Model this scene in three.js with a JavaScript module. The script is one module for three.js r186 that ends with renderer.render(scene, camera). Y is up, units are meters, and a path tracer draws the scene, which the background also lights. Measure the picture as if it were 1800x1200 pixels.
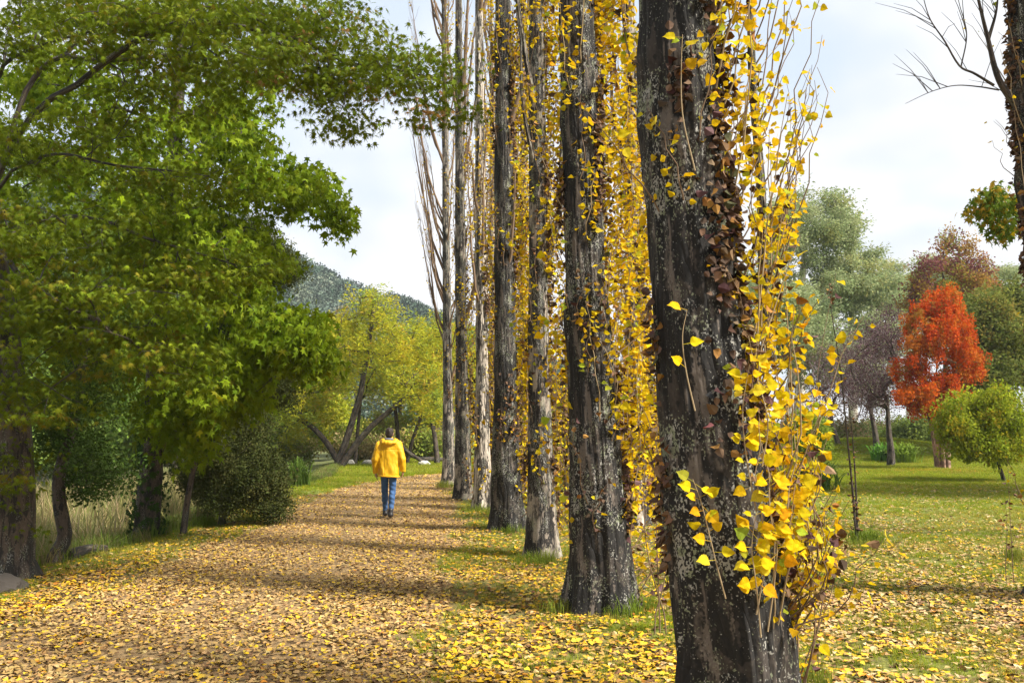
import * as THREE from 'three';

// ---------------------------------------------------------------- camera, sky, sun, exposure
const scene = new THREE.Scene();
const EYE = 1.65, F = 1500, CX = 900, CY = 600, PITCH = Math.atan(160 / F);
const camera = new THREE.PerspectiveCamera(2 * Math.atan(600 / F) * 180 / Math.PI, 1.5, 0.1, 3000);
camera.position.set(0, EYE, 0);
camera.rotation.set(PITCH, 0, 0);
scene.add(camera);
const renderer = new THREE.WebGLRenderer({ antialias: true });
renderer.toneMapping = THREE.LinearToneMapping;
renderer.toneMappingExposure = 2.2;
renderer.outputColorSpace = THREE.SRGBColorSpace;
renderer.shadowMap.enabled = true;

const SUN_AZ = 99 * Math.PI / 180, SUN_EL = 48 * Math.PI / 180;
const SUN = new THREE.Vector3(Math.sin(SUN_AZ) * Math.cos(SUN_EL), Math.sin(SUN_EL), -Math.cos(SUN_AZ) * Math.cos(SUN_EL));
const sun = new THREE.DirectionalLight(new THREE.Color(1.0, 0.945, 0.86), 5.0);
sun.position.copy(SUN).multiplyScalar(120); sun.target.position.set(0, 0, -20);
sun.castShadow = true; sun.shadow.mapSize.set(4096, 4096); sun.shadow.radius = 22;
Object.assign(sun.shadow.camera, { left: -70, right: 70, top: 70, bottom: -70, near: 1, far: 300 });
scene.add(sun); scene.add(sun.target);

// ---------------------------------------------------------------- random numbers and noise
function rng(seed) { let a = seed >>> 0; return () => { a = (a + 0x6D2B79F5) >>> 0; let t = a; t = Math.imul(t ^ (t >>> 15), t | 1); t ^= t + Math.imul(t ^ (t >>> 7), t | 61); return ((t ^ (t >>> 14)) >>> 0) / 4294967296; }; }
const gauss = (R) => (R() + R() + R() + R() - 2) * 1.0;
const lerp = (a, b, t) => a + (b - a) * t, clamp = (x, a, b) => x < a ? a : x > b ? b : x;
const sstep = (a, b, x) => { const t = clamp((x - a) / (b - a), 0, 1); return t * t * (3 - 2 * t); };
const HASH = new Float32Array(4096); { const R = rng(77); for (let i = 0; i < 4096; i++) HASH[i] = R(); }
const hsh = (x, y, z) => HASH[(Math.imul(x, 73856093) ^ Math.imul(y, 19349663) ^ Math.imul(z, 83492791)) & 4095];
function noise3(x, y, z) {
  const xi = Math.floor(x), yi = Math.floor(y), zi = Math.floor(z);
  let u = x - xi, v = y - yi, w = z - zi; u = u * u * (3 - 2 * u); v = v * v * (3 - 2 * v); w = w * w * (3 - 2 * w);
  const a = lerp(lerp(hsh(xi, yi, zi), hsh(xi + 1, yi, zi), u), lerp(hsh(xi, yi + 1, zi), hsh(xi + 1, yi + 1, zi), u), v);
  const b = lerp(lerp(hsh(xi, yi, zi + 1), hsh(xi + 1, yi, zi + 1), u), lerp(hsh(xi, yi + 1, zi + 1), hsh(xi + 1, yi + 1, zi + 1), u), v);
  return lerp(a, b, w);
}
const fbm = (x, y, z, o = 4) => { let s = 0, a = 0.5, n = 0; for (let i = 0; i < o; i++) { s += a * noise3(x, y, z); n += a; a *= 0.5; x = x * 2.03 + 3.1; y = y * 2.03 + 1.7; z = z * 2.03 + 5.3; } return s / n; };
// noise that repeats after (pu, pv) cells, for textures
function tnoise(x, y, pu, pv, k) {
  const xi = Math.floor(x), yi = Math.floor(y); let u = x - xi, v = y - yi; u = u * u * (3 - 2 * u); v = v * v * (3 - 2 * v);
  const a = ((xi % pu) + pu) % pu, b = (a + 1) % pu, c = ((yi % pv) + pv) % pv, d = (c + 1) % pv;
  return lerp(lerp(hsh(a, c, k), hsh(b, c, k), u), lerp(hsh(a, d, k), hsh(b, d, k), u), v);
}
const tfbm = (u, v, pu, pv, k, o = 4) => { let s = 0, a = 0.5, n = 0; for (let i = 0; i < o; i++) { s += a * tnoise(u * pu, v * pv, pu, pv, k + i * 7); n += a; a *= 0.5; pu *= 2; pv *= 2; } return s / n; };

// ---------------------------------------------------------------- sky: broken bright cloud over pale blue air
{
  const W = 1024, H = 512, d = new Float32Array(W * H * 4);
  for (let j = 0; j < H; j++) for (let i = 0; i < W; i++) {
    const el = ((j + 0.5) / H - 0.5) * Math.PI, az = ((i + 0.5) / W - 0.5) * 2 * Math.PI;
    const y = Math.sin(el), x = Math.cos(el) * Math.cos(az), z = Math.cos(el) * Math.sin(az);
    const up = Math.max(y, 0), k = 1 / (up + 0.22);
    const cx = x * k * 1.6, cz = z * k * 1.6;
    const n = fbm(cx + 11.3, cz + 4.2, 0.7 + up, 5), n2 = fbm(cx * 2.3 + 1.3, cz * 2.3 + 7.2, 4.1, 4);
    const cover = sstep(0.22, 0.46, n + (n2 - 0.5) * 0.3);
    const blue = [lerp(0.40, 0.31, Math.sqrt(up)), lerp(0.43, 0.375, Math.sqrt(up)), lerp(0.46, 0.47, Math.sqrt(up))];
    const c = 0.455 + 0.05 * sstep(0.35, 0.7, n2);
    const cl = [c * 0.985, c * 1.0, c * 1.03];
    const o = (j * W + i) * 4, below = y < 0 ? 0.35 : 1;
    for (let q = 0; q < 3; q++) d[o + q] = lerp(blue[q], cl[q], cover) * below;
    d[o + 3] = 1;
  }
  const t = new THREE.DataTexture(d, W, H, THREE.RGBAFormat, THREE.FloatType);
  t.mapping = THREE.EquirectangularReflectionMapping; t.magFilter = t.minFilter = THREE.LinearFilter; t.wrapS = THREE.RepeatWrapping; t.needsUpdate = true;
  scene.background = t; scene.environment = t;
}

// ---------------------------------------------------------------- pixels of the photograph to directions
const V = (x, y, z) => new THREE.Vector3(x, y, z);
function ray(px, py) { const x = (px - CX) / F, y = -(py - CY) / F, c = Math.cos(PITCH), s = Math.sin(PITCH); return V(x, s + y * c, -c + y * s); }
function at(px, py, depth) { const d = ray(px, py); return V(0, EYE, 0).addScaledVector(d, depth / -d.z); }
function onFlat(px, py) { const d = ray(px, py); return V(0, EYE, 0).addScaledVector(d, -EYE / d.y); }
function toPixel(x, y, z) { const c = Math.cos(PITCH), s = Math.sin(PITCH), dy = y - EYE, f = -z * c + dy * s, u = dy * c + z * s; return [CX + F * x / f, CY - F * u / f, f]; }

// ---------------------------------------------------------------- terrain
function distLine(pts, x, z) { let best = 1e9; for (let i = 0; i < pts.length - 1; i++) { const [ax, az] = pts[i], [bx, bz] = pts[i + 1], dx = bx - ax, dz = bz - az; const t = clamp(((x - ax) * dx + (z - az) * dz) / (dx * dx + dz * dz), 0, 1); const q = Math.hypot(x - ax - t * dx, z - az - t * dz); if (q < best) best = q; } return best; }
const PATH = [[-2.4, 12], [-2.45, -5], [-2.65, -14], [-3.35, -23], [-3.2, -28], [-1.9, -33], [1.2, -38], [5, -44], [7, -60]];
const bankX = (z) => -5.75 + 0.35 * Math.sin(z * 0.35) - 0.05 * Math.max(0, -z - 18) * 1.6;
const WATER_Y = -0.78;
function ground(x, z) {
  let h = (noise3(x * 0.7, 3.3, z * 0.7) - 0.5) * 0.07 + (noise3(x * 2.1, 8.3, z * 2.1) - 0.5) * 0.025;
  const s = bankX(z) - x;
  if (s > 0) h -= sstep(0, 3.4, s) * 1.25 - sstep(15, 24, s) * 2.6;
  if (s > 0) h += sstep(36, 52, -z) * sstep(0, 3, s) * (s < 15 ? 1.0 : 0.2);
  const mx = x - 21.5, mz = z + 52; h += 1.25 * Math.exp(-(mx * mx / 60 + mz * mz / 22));
  h += sstep(60, 140, -z) * 2.0;
  return h;
}
const pathMask = (x, z) => 1 - sstep(1.55, 2.05, distLine(PATH, x, z) + (noise3(x * 1.3, 1.1, z * 1.3) - 0.5) * 0.7);
function litterShare(x, z) {
  const n = fbm(x * 0.8, 5.2, z * 0.8, 3) - 0.5, d = -z;
  const p = pathMask(x, z);
  let l;
  if (x < -2.3 - 0.03 * d) { l = lerp(0.95, 0.10, sstep(19, 24, d + n * 4)); l *= lerp(0.3, 1, sstep(-0.3, 1.5, x - bankX(z) + n * 1.5)); if (x < bankX(z)) l *= 0.3; }
  else {
    l = lerp(0.86, 0.5, sstep(6, 12, d)); l = lerp(l, 0.36, sstep(12, 19, d)); l = lerp(l, 0.2, sstep(15.5, 21, d + Math.max(0, x - 2) * 0.45)); l = lerp(l, 0.07, sstep(25, 36, d));
    l *= clamp(1 + n * 2.2, 0.25, 1.2);
  }
  const worn = distLine(PATH, x, z) / 0.7; return clamp(Math.max(l * (1 - p), p * lerp(1, 0.85, sstep(25, 45, d)) * (1 - 0.42 * Math.exp(-worn * worn))), 0, 1);
}
const group3 = (name) => { const g = new THREE.Group(); g.name = name; return g; };
const used = {};
function numbered(n) { const k = used[n] = (used[n] === undefined ? 0 : used[n] + 1); return k ? `${n}_${String(k).padStart(3, '0')}` : n; }
function tag(o, label, category, group, kind) { o.userData = { label, category }; if (group) o.userData.group = group; if (kind) o.userData.kind = kind; return o; }
function thing(name, label, category, group) { const g = group3(numbered(name)); tag(g, label, category, group); scene.add(g); return g; }
function mesh(name, geo, mat, parent, kind) { const m = new THREE.Mesh(geo, mat); m.name = name; m.castShadow = m.receiveShadow = true; if (kind) m.userData.kind = kind; parent.add(m); return m; }

// ---------------------------------------------------------------- textures and materials
function dataTex(W, H, fn, srgb = true, rep = 1) {
  const d = new Uint8Array(W * H * 4), c = [0, 0, 0];
  for (let j = 0; j < H; j++) for (let i = 0; i < W; i++) { fn(i / W, j / H, c); const o = (j * W + i) * 4; for (let q = 0; q < 3; q++) d[o + q] = clamp(Math.round((srgb ? (c[q] <= 0.0031308 ? c[q] * 12.92 : 1.055 * Math.pow(c[q], 1 / 2.4) - 0.055) : c[q]) * 255), 0, 255); d[o + 3] = 255; }
  const t = new THREE.DataTexture(d, W, H); t.wrapS = t.wrapT = THREE.RepeatWrapping; t.magFilter = THREE.LinearFilter; t.minFilter = THREE.LinearMipmapLinearFilter; t.generateMipmaps = true; if (srgb) t.colorSpace = THREE.SRGBColorSpace; t.repeat.set(rep, rep); t.needsUpdate = true; return t;
}
const mixc = (o, a, b, t) => { for (let q = 0; q < 3; q++) o[q] = lerp(a[q], b[q], t); };
function barkSet(seed, opt) {   // one tile is 1 m round by 2 m high
  const W = 512, H = 1024, hgt = new Float32Array(W * H);
  for (let j = 0; j < H; j++) for (let i = 0; i < W; i++) {
    const u = i / W, v = j / H; const wu = u + (tfbm(u, v, 4, 6, seed + 3, 3) - 0.5) * 0.09;
    let r = Math.abs(tfbm(wu, v, opt.fu, opt.fv, seed, 3) - 0.5) * 4; r = clamp(r, 0, 1);
    let r2 = Math.abs(tfbm(wu, v, opt.fu * 2, opt.fv * 4, seed + 11, 3) - 0.5) * 4;
    hgt[j * W + i] = clamp(0.62 * Math.pow(r, 0.7) + 0.23 * clamp(r2, 0, 1) + 0.15 * tfbm(u, v, 64, 90, seed + 5, 2), 0, 1);
  }
  const get = (u, v) => hgt[Math.min(H - 1, (v * H) | 0) * W + Math.min(W - 1, (u * W) | 0)];
  const map = dataTex(W, H, (u, v, c) => {
    const h = get(u, v), n = tfbm(u, v, 5, 7, seed + 21, 5), m = tfbm(u, v, 22, 30, seed + 31, 4), f = tfbm(u, v, 90, 130, seed + 41, 2);
    mixc(c, opt.deep, opt.ridge, sstep(0.12, 0.75, h) * (0.6 + 0.8 * f));
    const black = sstep(opt.black - 0.03, opt.black + 0.03, n + (m - 0.5) * 0.55); mixc(c, c, opt.dark, black * 0.93 * (0.75 + 0.5 * f));
    const sp = tfbm(u, v, 110, 190, seed + 61, 3), li = sstep(opt.lich, opt.lich + 0.05, sp * 0.8 + f * 0.2 + (tfbm(u, v, 7, 10, seed + 51, 3) - 0.5) * 0.55); mixc(c, c, m > 0.5 ? [0.33, 0.32, 0.28] : [0.22, 0.24, 0.15], li * 0.8);
    const st = sstep(0.60, 0.68, tfbm(u, v, 14, 5, seed + 71, 4) + (f - 0.5) * 0.2); mixc(c, c, opt.streak || c, st * 0.8 * sstep(0.3, 0.6, h));
  });
  const bump = dataTex(W, H, (u, v, c) => { c[0] = c[1] = c[2] = get(u, v); }, false);
  return new THREE.MeshStandardMaterial({ map, bumpMap: bump, bumpScale: opt.bump, roughness: 0.95 });
}
const M = {};
M.barkDark = barkSet(100, { fu: 9, fv: 3, deep: [0.007, 0.006, 0.005], ridge: [0.038, 0.030, 0.024], dark: [0.007, 0.006, 0.005], black: 0.45, lich: 0.625, streak: [0.13, 0.105, 0.085], bump: 0.02 });
M.barkPale = barkSet(200, { fu: 11, fv: 4, deep: [0.05, 0.04, 0.032], ridge: [0.52, 0.45, 0.37], dark: [0.022, 0.018, 0.015], black: 0.525, lich: 0.72, bump: 0.014 });
M.barkMid = barkSet(300, { fu: 10, fv: 4, deep: [0.025, 0.02, 0.016], ridge: [0.30, 0.25, 0.20], dark: [0.012, 0.010, 0.009], black: 0.462, lich: 0.64, bump: 0.015 });
M.barkBrown = barkSet(400, { fu: 8, fv: 3, deep: [0.012, 0.009, 0.007], ridge: [0.085, 0.062, 0.045], dark: [0.02, 0.018, 0.014], black: 0.62, lich: 0.69, bump: 0.012 });
M.barkWhite = barkSet(500, { fu: 4, fv: 2, deep: [0.35, 0.31, 0.26], ridge: [0.62, 0.57, 0.5], dark: [0.22, 0.17, 0.13], black: 0.6, lich: 0.8, bump: 0.004 });
M.barkTan = barkSet(600, { fu: 5, fv: 2, deep: [0.10, 0.06, 0.04], ridge: [0.36, 0.23, 0.15], dark: [0.12, 0.08, 0.06], black: 0.6, lich: 0.8, bump: 0.006 });
const plain = (r, g, b, rough = 0.9) => new THREE.MeshStandardMaterial({ color: new THREE.Color().setRGB(r, g, b), roughness: rough });
M.twigBrown = plain(0.17, 0.11, 0.065); M.twigDark = plain(0.035, 0.027, 0.02); M.twigGrey = plain(0.19, 0.155, 0.15); M.twigTan = plain(0.30, 0.22, 0.12);
const leafMat = (t = 0.4) => new THREE.MeshPhysicalMaterial({ color: 0xffffff, roughness: 0.95, transmission: t, thickness: 0, ior: 1.4, specularIntensity: 0.15, side: THREE.DoubleSide });
M.leaf = leafMat(0.42);
M.leafPoplar = leafMat(0.42); M.leafPoplar.map = dataTex(256, 256, (u, v, c) => {   // u: across the blade, v: along it
  const x = (u < 0.5 ? u : u - 1), ax = Math.abs(x), vein = Math.min(ax * 55, Math.abs(((v - ax * 0.75) * 7 % 1 + 1) % 1 - 0.5) * 9 + ax * 1.5), n = tfbm(u, v, 9, 9, 860, 4), f = tfbm(u, v, 40, 40, 870, 2);
  const k = 0.78 + 0.22 * sstep(0, 1, vein), t = 0.86 + 0.28 * (n - 0.5); c[0] = k * t; c[1] = k * t * (0.97 + 0.1 * (f - 0.5)); c[2] = k * 0.9;
  const br = Math.max(sstep(0.66, 0.72, n * 0.6 + f * 0.4), sstep(0.36, 0.47, ax + (n - 0.5) * 0.22) * sstep(0.45, 0.62, f)); mixc(c, c, [0.42, 0.22, 0.25], br * 0.75);
}); M.leafThick = leafMat(0.2); M.leafMaple = leafMat(0.34); M.leafGum = leafMat(0.42);
M.dry = new THREE.MeshPhysicalMaterial({ color: 0xffffff, roughness: 0.85, specularIntensity: 0.35, side: THREE.DoubleSide });
M.far = new THREE.MeshPhysicalMaterial({ color: 0xffffff, roughness: 1, specularIntensity: 0.15, side: THREE.DoubleSide });

// ---------------------------------------------------------------- geometry buffers
class Buf {
  constructor() { this.p = []; this.n = []; this.uv = []; this.i = []; }
  tube(pts, rad, seg, opt = {}) {   // pts: Vector3[], rad: number[]; uv in metres (one tile per metre round, two metres up)
    const base = this.p.length / 3, N = pts.length; let T = V(0, 1, 0), nrm = null, len = opt.v0 || 0;
    const wraps = Math.max(1, Math.round(2 * Math.PI * Math.max(...rad)));
    for (let k = 0; k < N; k++) {
      const a = pts[Math.max(0, k - 1)], b = pts[Math.min(N - 1, k + 1)]; T = b.clone().sub(a).normalize();
      if (!nrm) { nrm = Math.abs(T.y) < 0.9 ? V(0, 1, 0) : V(1, 0, 0); } nrm.addScaledVector(T, -nrm.dot(T)).normalize();
      const bn = T.clone().cross(nrm);
      if (k) len += pts[k].distanceTo(pts[k - 1]);
      for (let s = 0; s <= seg; s++) {
        const t = s / seg * 2 * Math.PI, c = Math.cos(t), d = Math.sin(t); let nx = nrm.x * c + bn.x * d, ny = nrm.y * c + bn.y * d, nz = nrm.z * c + bn.z * d;
        let r = rad[k]; if (opt.shape) r *= opt.shape(s === seg ? 0 : t, len, pts[k], rad[k]);
        this.p.push(pts[k].x + nx * r, pts[k].y + ny * r, pts[k].z + nz * r); this.n.push(nx, ny, nz); this.uv.push(s / seg * wraps, len / 2);
      }
    }
    const w = seg + 1;
    for (let k = 0; k < N - 1; k++) for (let s = 0; s < seg; s++) { const a = base + k * w + s, b = a + 1, c = a + w, d = c + 1; this.i.push(a, b, c, b, d, c); }
    return this;
  }
  tri(a, b, c) { const o = this.p.length / 3, n = b.clone().sub(a).cross(c.clone().sub(a)).normalize(); for (const q of [a, b, c]) { this.p.push(q.x, q.y, q.z); this.n.push(n.x, n.y, n.z); this.uv.push(q.x, q.y); } this.i.push(o, o + 1, o + 2); }
  geo(recompute = false) {
    const g = new THREE.BufferGeometry(); g.setAttribute('position', new THREE.Float32BufferAttribute(this.p, 3)); g.setAttribute('normal', new THREE.Float32BufferAttribute(this.n, 3)); g.setAttribute('uv', new THREE.Float32BufferAttribute(this.uv, 2)); g.setIndex(this.i);
    if (recompute) g.computeVertexNormals(); return g;
  }
  get empty() { return this.i.length === 0; }
}
function catmull(pts, n) { const c = new THREE.CatmullRomCurve3(pts, false, 'centripetal'); return c.getPoints(n); }

// leaves: stem at the origin, blade along +y, one unit long, face to +z
function bladeGeo(rows, petiole = 0, fold = 0.1, curl = 0.1, midSeg = true) {   // rows: [y, halfWidth]
  const b = new Buf(); const P = (x, y) => V(x, y + (x ? 0.02 * Math.sin(y * 29) : 0), (fold * Math.abs(x) * 2) - curl * y * y + (x ? 0.035 * Math.sin(y * 11 + Math.sign(x) * 1.3) : 0));
  for (let k = 0; k < rows.length - 1; k++) {
    const [y0, w0] = rows[k], [y1, w1] = rows[k + 1];
    for (const s of [-1, 1]) { const m0 = P(0, y0), m1 = P(0, y1), e0 = P(s * w0, y0), e1 = P(s * w1, y1); if (w0 > 0) s < 0 ? b.tri(m0, m1, e0) : b.tri(m0, e0, m1); if (w1 > 0) s < 0 ? b.tri(m1, e1, e0.clone()) : b.tri(m1, e0.clone(), e1); }
  }
  if (petiole) { b.tri(V(-0.026, 0.02, 0), V(0.026, 0.02, 0), V(0.012, -petiole, 0.05)); b.tri(V(-0.026, 0.02, 0), V(0.012, -petiole, 0.05), V(-0.012, -petiole, 0.05)); }
  return b.geo();
}
const G = {};
G.poplar = bladeGeo([[0.0, 0.16], [0.04, 0.31], [0.12, 0.44], [0.22, 0.47], [0.27, 0.51], [0.38, 0.46], [0.47, 0.45], [0.58, 0.36], [0.66, 0.33], [0.78, 0.2], [0.88, 0.09], [1.02, 0]], 0.6, 0.10, 0.16);
G.poplarB = bladeGeo([[0, 0.18], [0.07, 0.36], [0.2, 0.46], [0.36, 0.45], [0.55, 0.35], [0.75, 0.2], [1.0, 0]], 0.5, 0.28, -0.25);
G.litter = bladeGeo([[-0.5, 0.14], [-0.38, 0.38], [-0.18, 0.46], [0.1, 0.33], [0.52, 0]], 0, 0.10, 0.16);
G.litterB = bladeGeo([[-0.5, 0.12], [-0.25, 0.42], [0.1, 0.3], [0.5, 0]], 0, -0.28, -0.35);
function starGeo(lobes, inner, droop, petiole) {   // lobes: [angle from +y in degrees, length]
  const b = new Buf(), c = V(0, 0.28, 0), pts = [];
  const dir = (a, r) => V(Math.sin(a) * r, 0.28 + Math.cos(a) * r, -droop * r * r);
  const R = Math.PI / 180;
  for (let k = 0; k < lobes.length; k++) { const [a, l] = lobes[k]; pts.push(dir(a * R, l)); if (k < lobes.length - 1) pts.push(dir((a + lobes[k + 1][0]) / 2 * R, inner)); }
  const foot = V(0, 0.05, 0.02); const all = [foot, ...pts, foot];
  for (let k = 0; k < all.length - 1; k++) b.tri(c, all[k + 1], all[k]);
  if (petiole) b.tri(V(-0.014, 0.06, 0), V(0.014, 0.06, 0), V(0, -petiole, 0.04));
  return b.geo();
}
G.gum = starGeo([[-118, 0.42], [-60, 0.56], [0, 0.72], [60, 0.56], [118, 0.42]], 0.23, 0.45, 0.5);
G.maple = starGeo([[-128, 0.3], [-84, 0.46], [-42, 0.62], [0, 0.7], [42, 0.62], [84, 0.46], [128, 0.3]], 0.16, 0.35, 0.35);
function spray(seed, n, len, wid, shape) {   // a tuft of n small leaves filling about one unit
  const R = rng(seed), b = new Buf();
  for (let k = 0; k < n; k++) {
    const p = shape.pos(R, k), A = shape.dir(R, p).normalize(); let S = V(R() - 0.5, R() - 0.5, R() - 0.5).cross(A).normalize(); const N = S.clone().cross(A);
    const l = len * (0.7 + 0.6 * R()), w = wid * (0.7 + 0.6 * R());
    const t = p.clone().addScaledVector(A, l), m = p.clone().addScaledVector(A, l * 0.45), a = m.clone().addScaledVector(S, w).addScaledVector(N, w * 0.35), c = m.clone().addScaledVector(S, -w).addScaledVector(N, w * 0.35);
    b.tri(p, a, t); b.tri(p, t, c);
  }
  return b.geo();
}
const ball = { pos: (R) => { let v; do { v = V(R() * 2 - 1, R() * 2 - 1, R() * 2 - 1); } while (v.length() > 1); return v.multiplyScalar(0.5); }, dir: (R, p) => V(R() - 0.5, R() - 0.6, R() - 0.5).addScaledVector(p, 1.2) };
const flat = { pos: (R) => { const a = R() * 6.28, r = Math.sqrt(R()) * 0.5; return V(Math.cos(a) * r, (R() - 0.5) * 0.22, Math.sin(a) * r); }, dir: (R, p) => V(R() - 0.5, -0.25 * R(), R() - 0.5).addScaledVector(p, 1.5) };
const hang = { pos: (R) => V((R() - 0.5) * 0.35, -R() * 1.1 + 0.25, (R() - 0.5) * 0.35), dir: (R) => V((R() - 0.5) * 0.8, -0.9, (R() - 0.5) * 0.8) };
const feather = { pos: (R) => { const t = R(); return V((R() - 0.5) * 0.5, t - 0.6, (R() - 0.5) * 0.5); }, dir: (R, p) => V(gauss(R), gauss(R) * 0.6 - 0.15, gauss(R)) };
const rise = { pos: (R) => V((R() - 0.5) * 0.45, R() - 0.5, (R() - 0.5) * 0.45), dir: (R) => V((R() - 0.5) * 1.2, 0.55, (R() - 0.5) * 1.2) };
G.tuft = spray(1, 18, 0.26, 0.085, ball); G.plate = spray(3, 18, 0.26, 0.085, flat);
G.willow = spray(4, 18, 0.24, 0.036, feather); G.gumtree = spray(5, 20, 0.26, 0.05, ball); G.flame = spray(6, 18, 0.24, 0.075, rise); G.thin = spray(7, 12, 0.17, 0.05, ball); G.small = spray(8, 20, 0.19, 0.045, ball); G.crown = spray(9, 300, 0.085, 0.036, ball);
function grassGeo(seed, n, h, w, lean) {
  const R = rng(seed), b = new Buf();
  for (let k = 0; k < n; k++) {
    const a = R() * 6.28, r = Math.sqrt(R()) * 0.5 * 0.12 / 0.12, l = h * (0.5 + 0.7 * R()), th = R() * 6.28, ln = lean * (0.3 + R());
    const p = V(Math.cos(a) * r, -0.02, Math.sin(a) * r), d = V(Math.cos(th), 0, Math.sin(th)), s = V(-d.z, 0, d.x).multiplyScalar(w * 0.5);
    const m = p.clone().addScaledVector(d, l * ln * 0.3).add(V(0, l * 0.6, 0)), t = p.clone().addScaledVector(d, l * ln).add(V(0, l * (1 - ln * 0.35), 0));
    b.tri(p.clone().sub(s), p.clone().add(s), m.clone().add(s)); b.tri(p.clone().sub(s), m.clone().add(s), m.clone().sub(s)); b.tri(m.clone().sub(s), m.clone().add(s), t);
  }
  return b.geo();
}
G.grass = grassGeo(1, 16, 0.75, 0.035, 0.8); G.grassLong = grassGeo(2, 22, 1.0, 0.03, 0.7); G.reed = grassGeo(3, 26, 1.0, 0.016, 0.35);

// copies of one shape, each with its own colour
class Copies {
  constructor() { this.m = []; this.c = []; }
  get n() { return this.c.length / 3; }
  add(p, A, N, s, c) {   // leaf at p, blade along A, face towards N, size s
    let ax = A.x, ay = A.y, az = A.z, l = Math.hypot(ax, ay, az); ax /= l; ay /= l; az /= l;
    let d = N.x * ax + N.y * ay + N.z * az, nx = N.x - d * ax, ny = N.y - d * ay, nz = N.z - d * az; l = Math.hypot(nx, ny, nz) || 1; nx /= l; ny /= l; nz /= l;
    const x = ay * nz - az * ny, y = az * nx - ax * nz, z = ax * ny - ay * nx;
    this.m.push(x * s, y * s, z * s, 0, ax * s, ay * s, az * s, 0, nx * s, ny * s, nz * s, 0, p.x, p.y, p.z, 1); this.c.push(c[0], c[1], c[2]);
  }
  build(name, geo, mat, parent, kind = 'stuff') {
    if (!this.n) return null;
    const o = new THREE.InstancedMesh(geo, mat, this.n); o.instanceMatrix.array.set(this.m); o.instanceColor = new THREE.InstancedBufferAttribute(new Float32Array(this.c), 3);
    o.name = name; o.castShadow = o.receiveShadow = true; if (kind) o.userData.kind = kind; parent.add(o); return o;
  }
  // take out the copies that show largest in the picture and return their indices
  largest(count, limit = 9e9) {
    const list = [];
    for (let k = 0; k < this.n; k++) { const x = this.m[k * 16 + 12], y = this.m[k * 16 + 13], z = this.m[k * 16 + 14], s = Math.hypot(this.m[k * 16], this.m[k * 16 + 1], this.m[k * 16 + 2]); if (z > -0.5) continue; const [px, py, f] = toPixel(x, y, z); if (px < 0 || px > 1800 || py < 0 || py > 1200 || s / f * F < 9) continue; list.push([s / f, k]); }
    list.sort((a, b) => b[0] - a[0]); return list.slice(0, count).map((q) => q[1]);
  }
  split(idx) { const set = new Set(idx), a = new Copies(), b = new Copies(); for (let k = 0; k < this.n; k++) { const t = set.has(k) ? a : b; for (let q = 0; q < 16; q++) t.m.push(this.m[k * 16 + q]); for (let q = 0; q < 3; q++) t.c.push(this.c[k * 3 + q]); } return [a, b]; }
  singles(fn) { const mt = new THREE.Matrix4(); for (let k = 0; k < this.n; k++) { mt.fromArray(this.m, k * 16); const o = fn([this.c[k * 3], this.c[k * 3 + 1], this.c[k * 3 + 2]], k); mt.decompose(o.position, o.quaternion, o.scale); } }
}
const tints = {};
function tinted(base, key, c) { const q = c.map((v) => Math.max(0.004, Math.round(Math.sqrt(v) * 11) / 11) ** 2), k = key + q.map((v) => v.toFixed(3)).join(); if (!tints[k]) { tints[k] = base.clone(); tints[k].color = new THREE.Color().setRGB(...q); } return tints[k]; }
function leafParts(copies, count, name, geo, mat, key, parent) {
  const [a, b] = copies.split(copies.largest(count)); a.singles((c) => mesh(name, geo, tinted(mat, key, c), parent)); return b;
}
const jit = (R, c, a = 0.2, b = 0.08) => { const k = 1 + (R() - 0.5) * 2 * a; return [Math.max(0.003, c[0] * k * (1 + (R() - 0.5) * 2 * b)), Math.max(0.003, c[1] * k * (1 + (R() - 0.5) * 2 * b)), Math.max(0.002, c[2] * k)]; };
const pick = (R, list) => { let t = R() * list.reduce((s, q) => s + q[0], 0); for (const q of list) { t -= q[0]; if (t <= 0) return q[1]; } return list[0][1]; };

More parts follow.
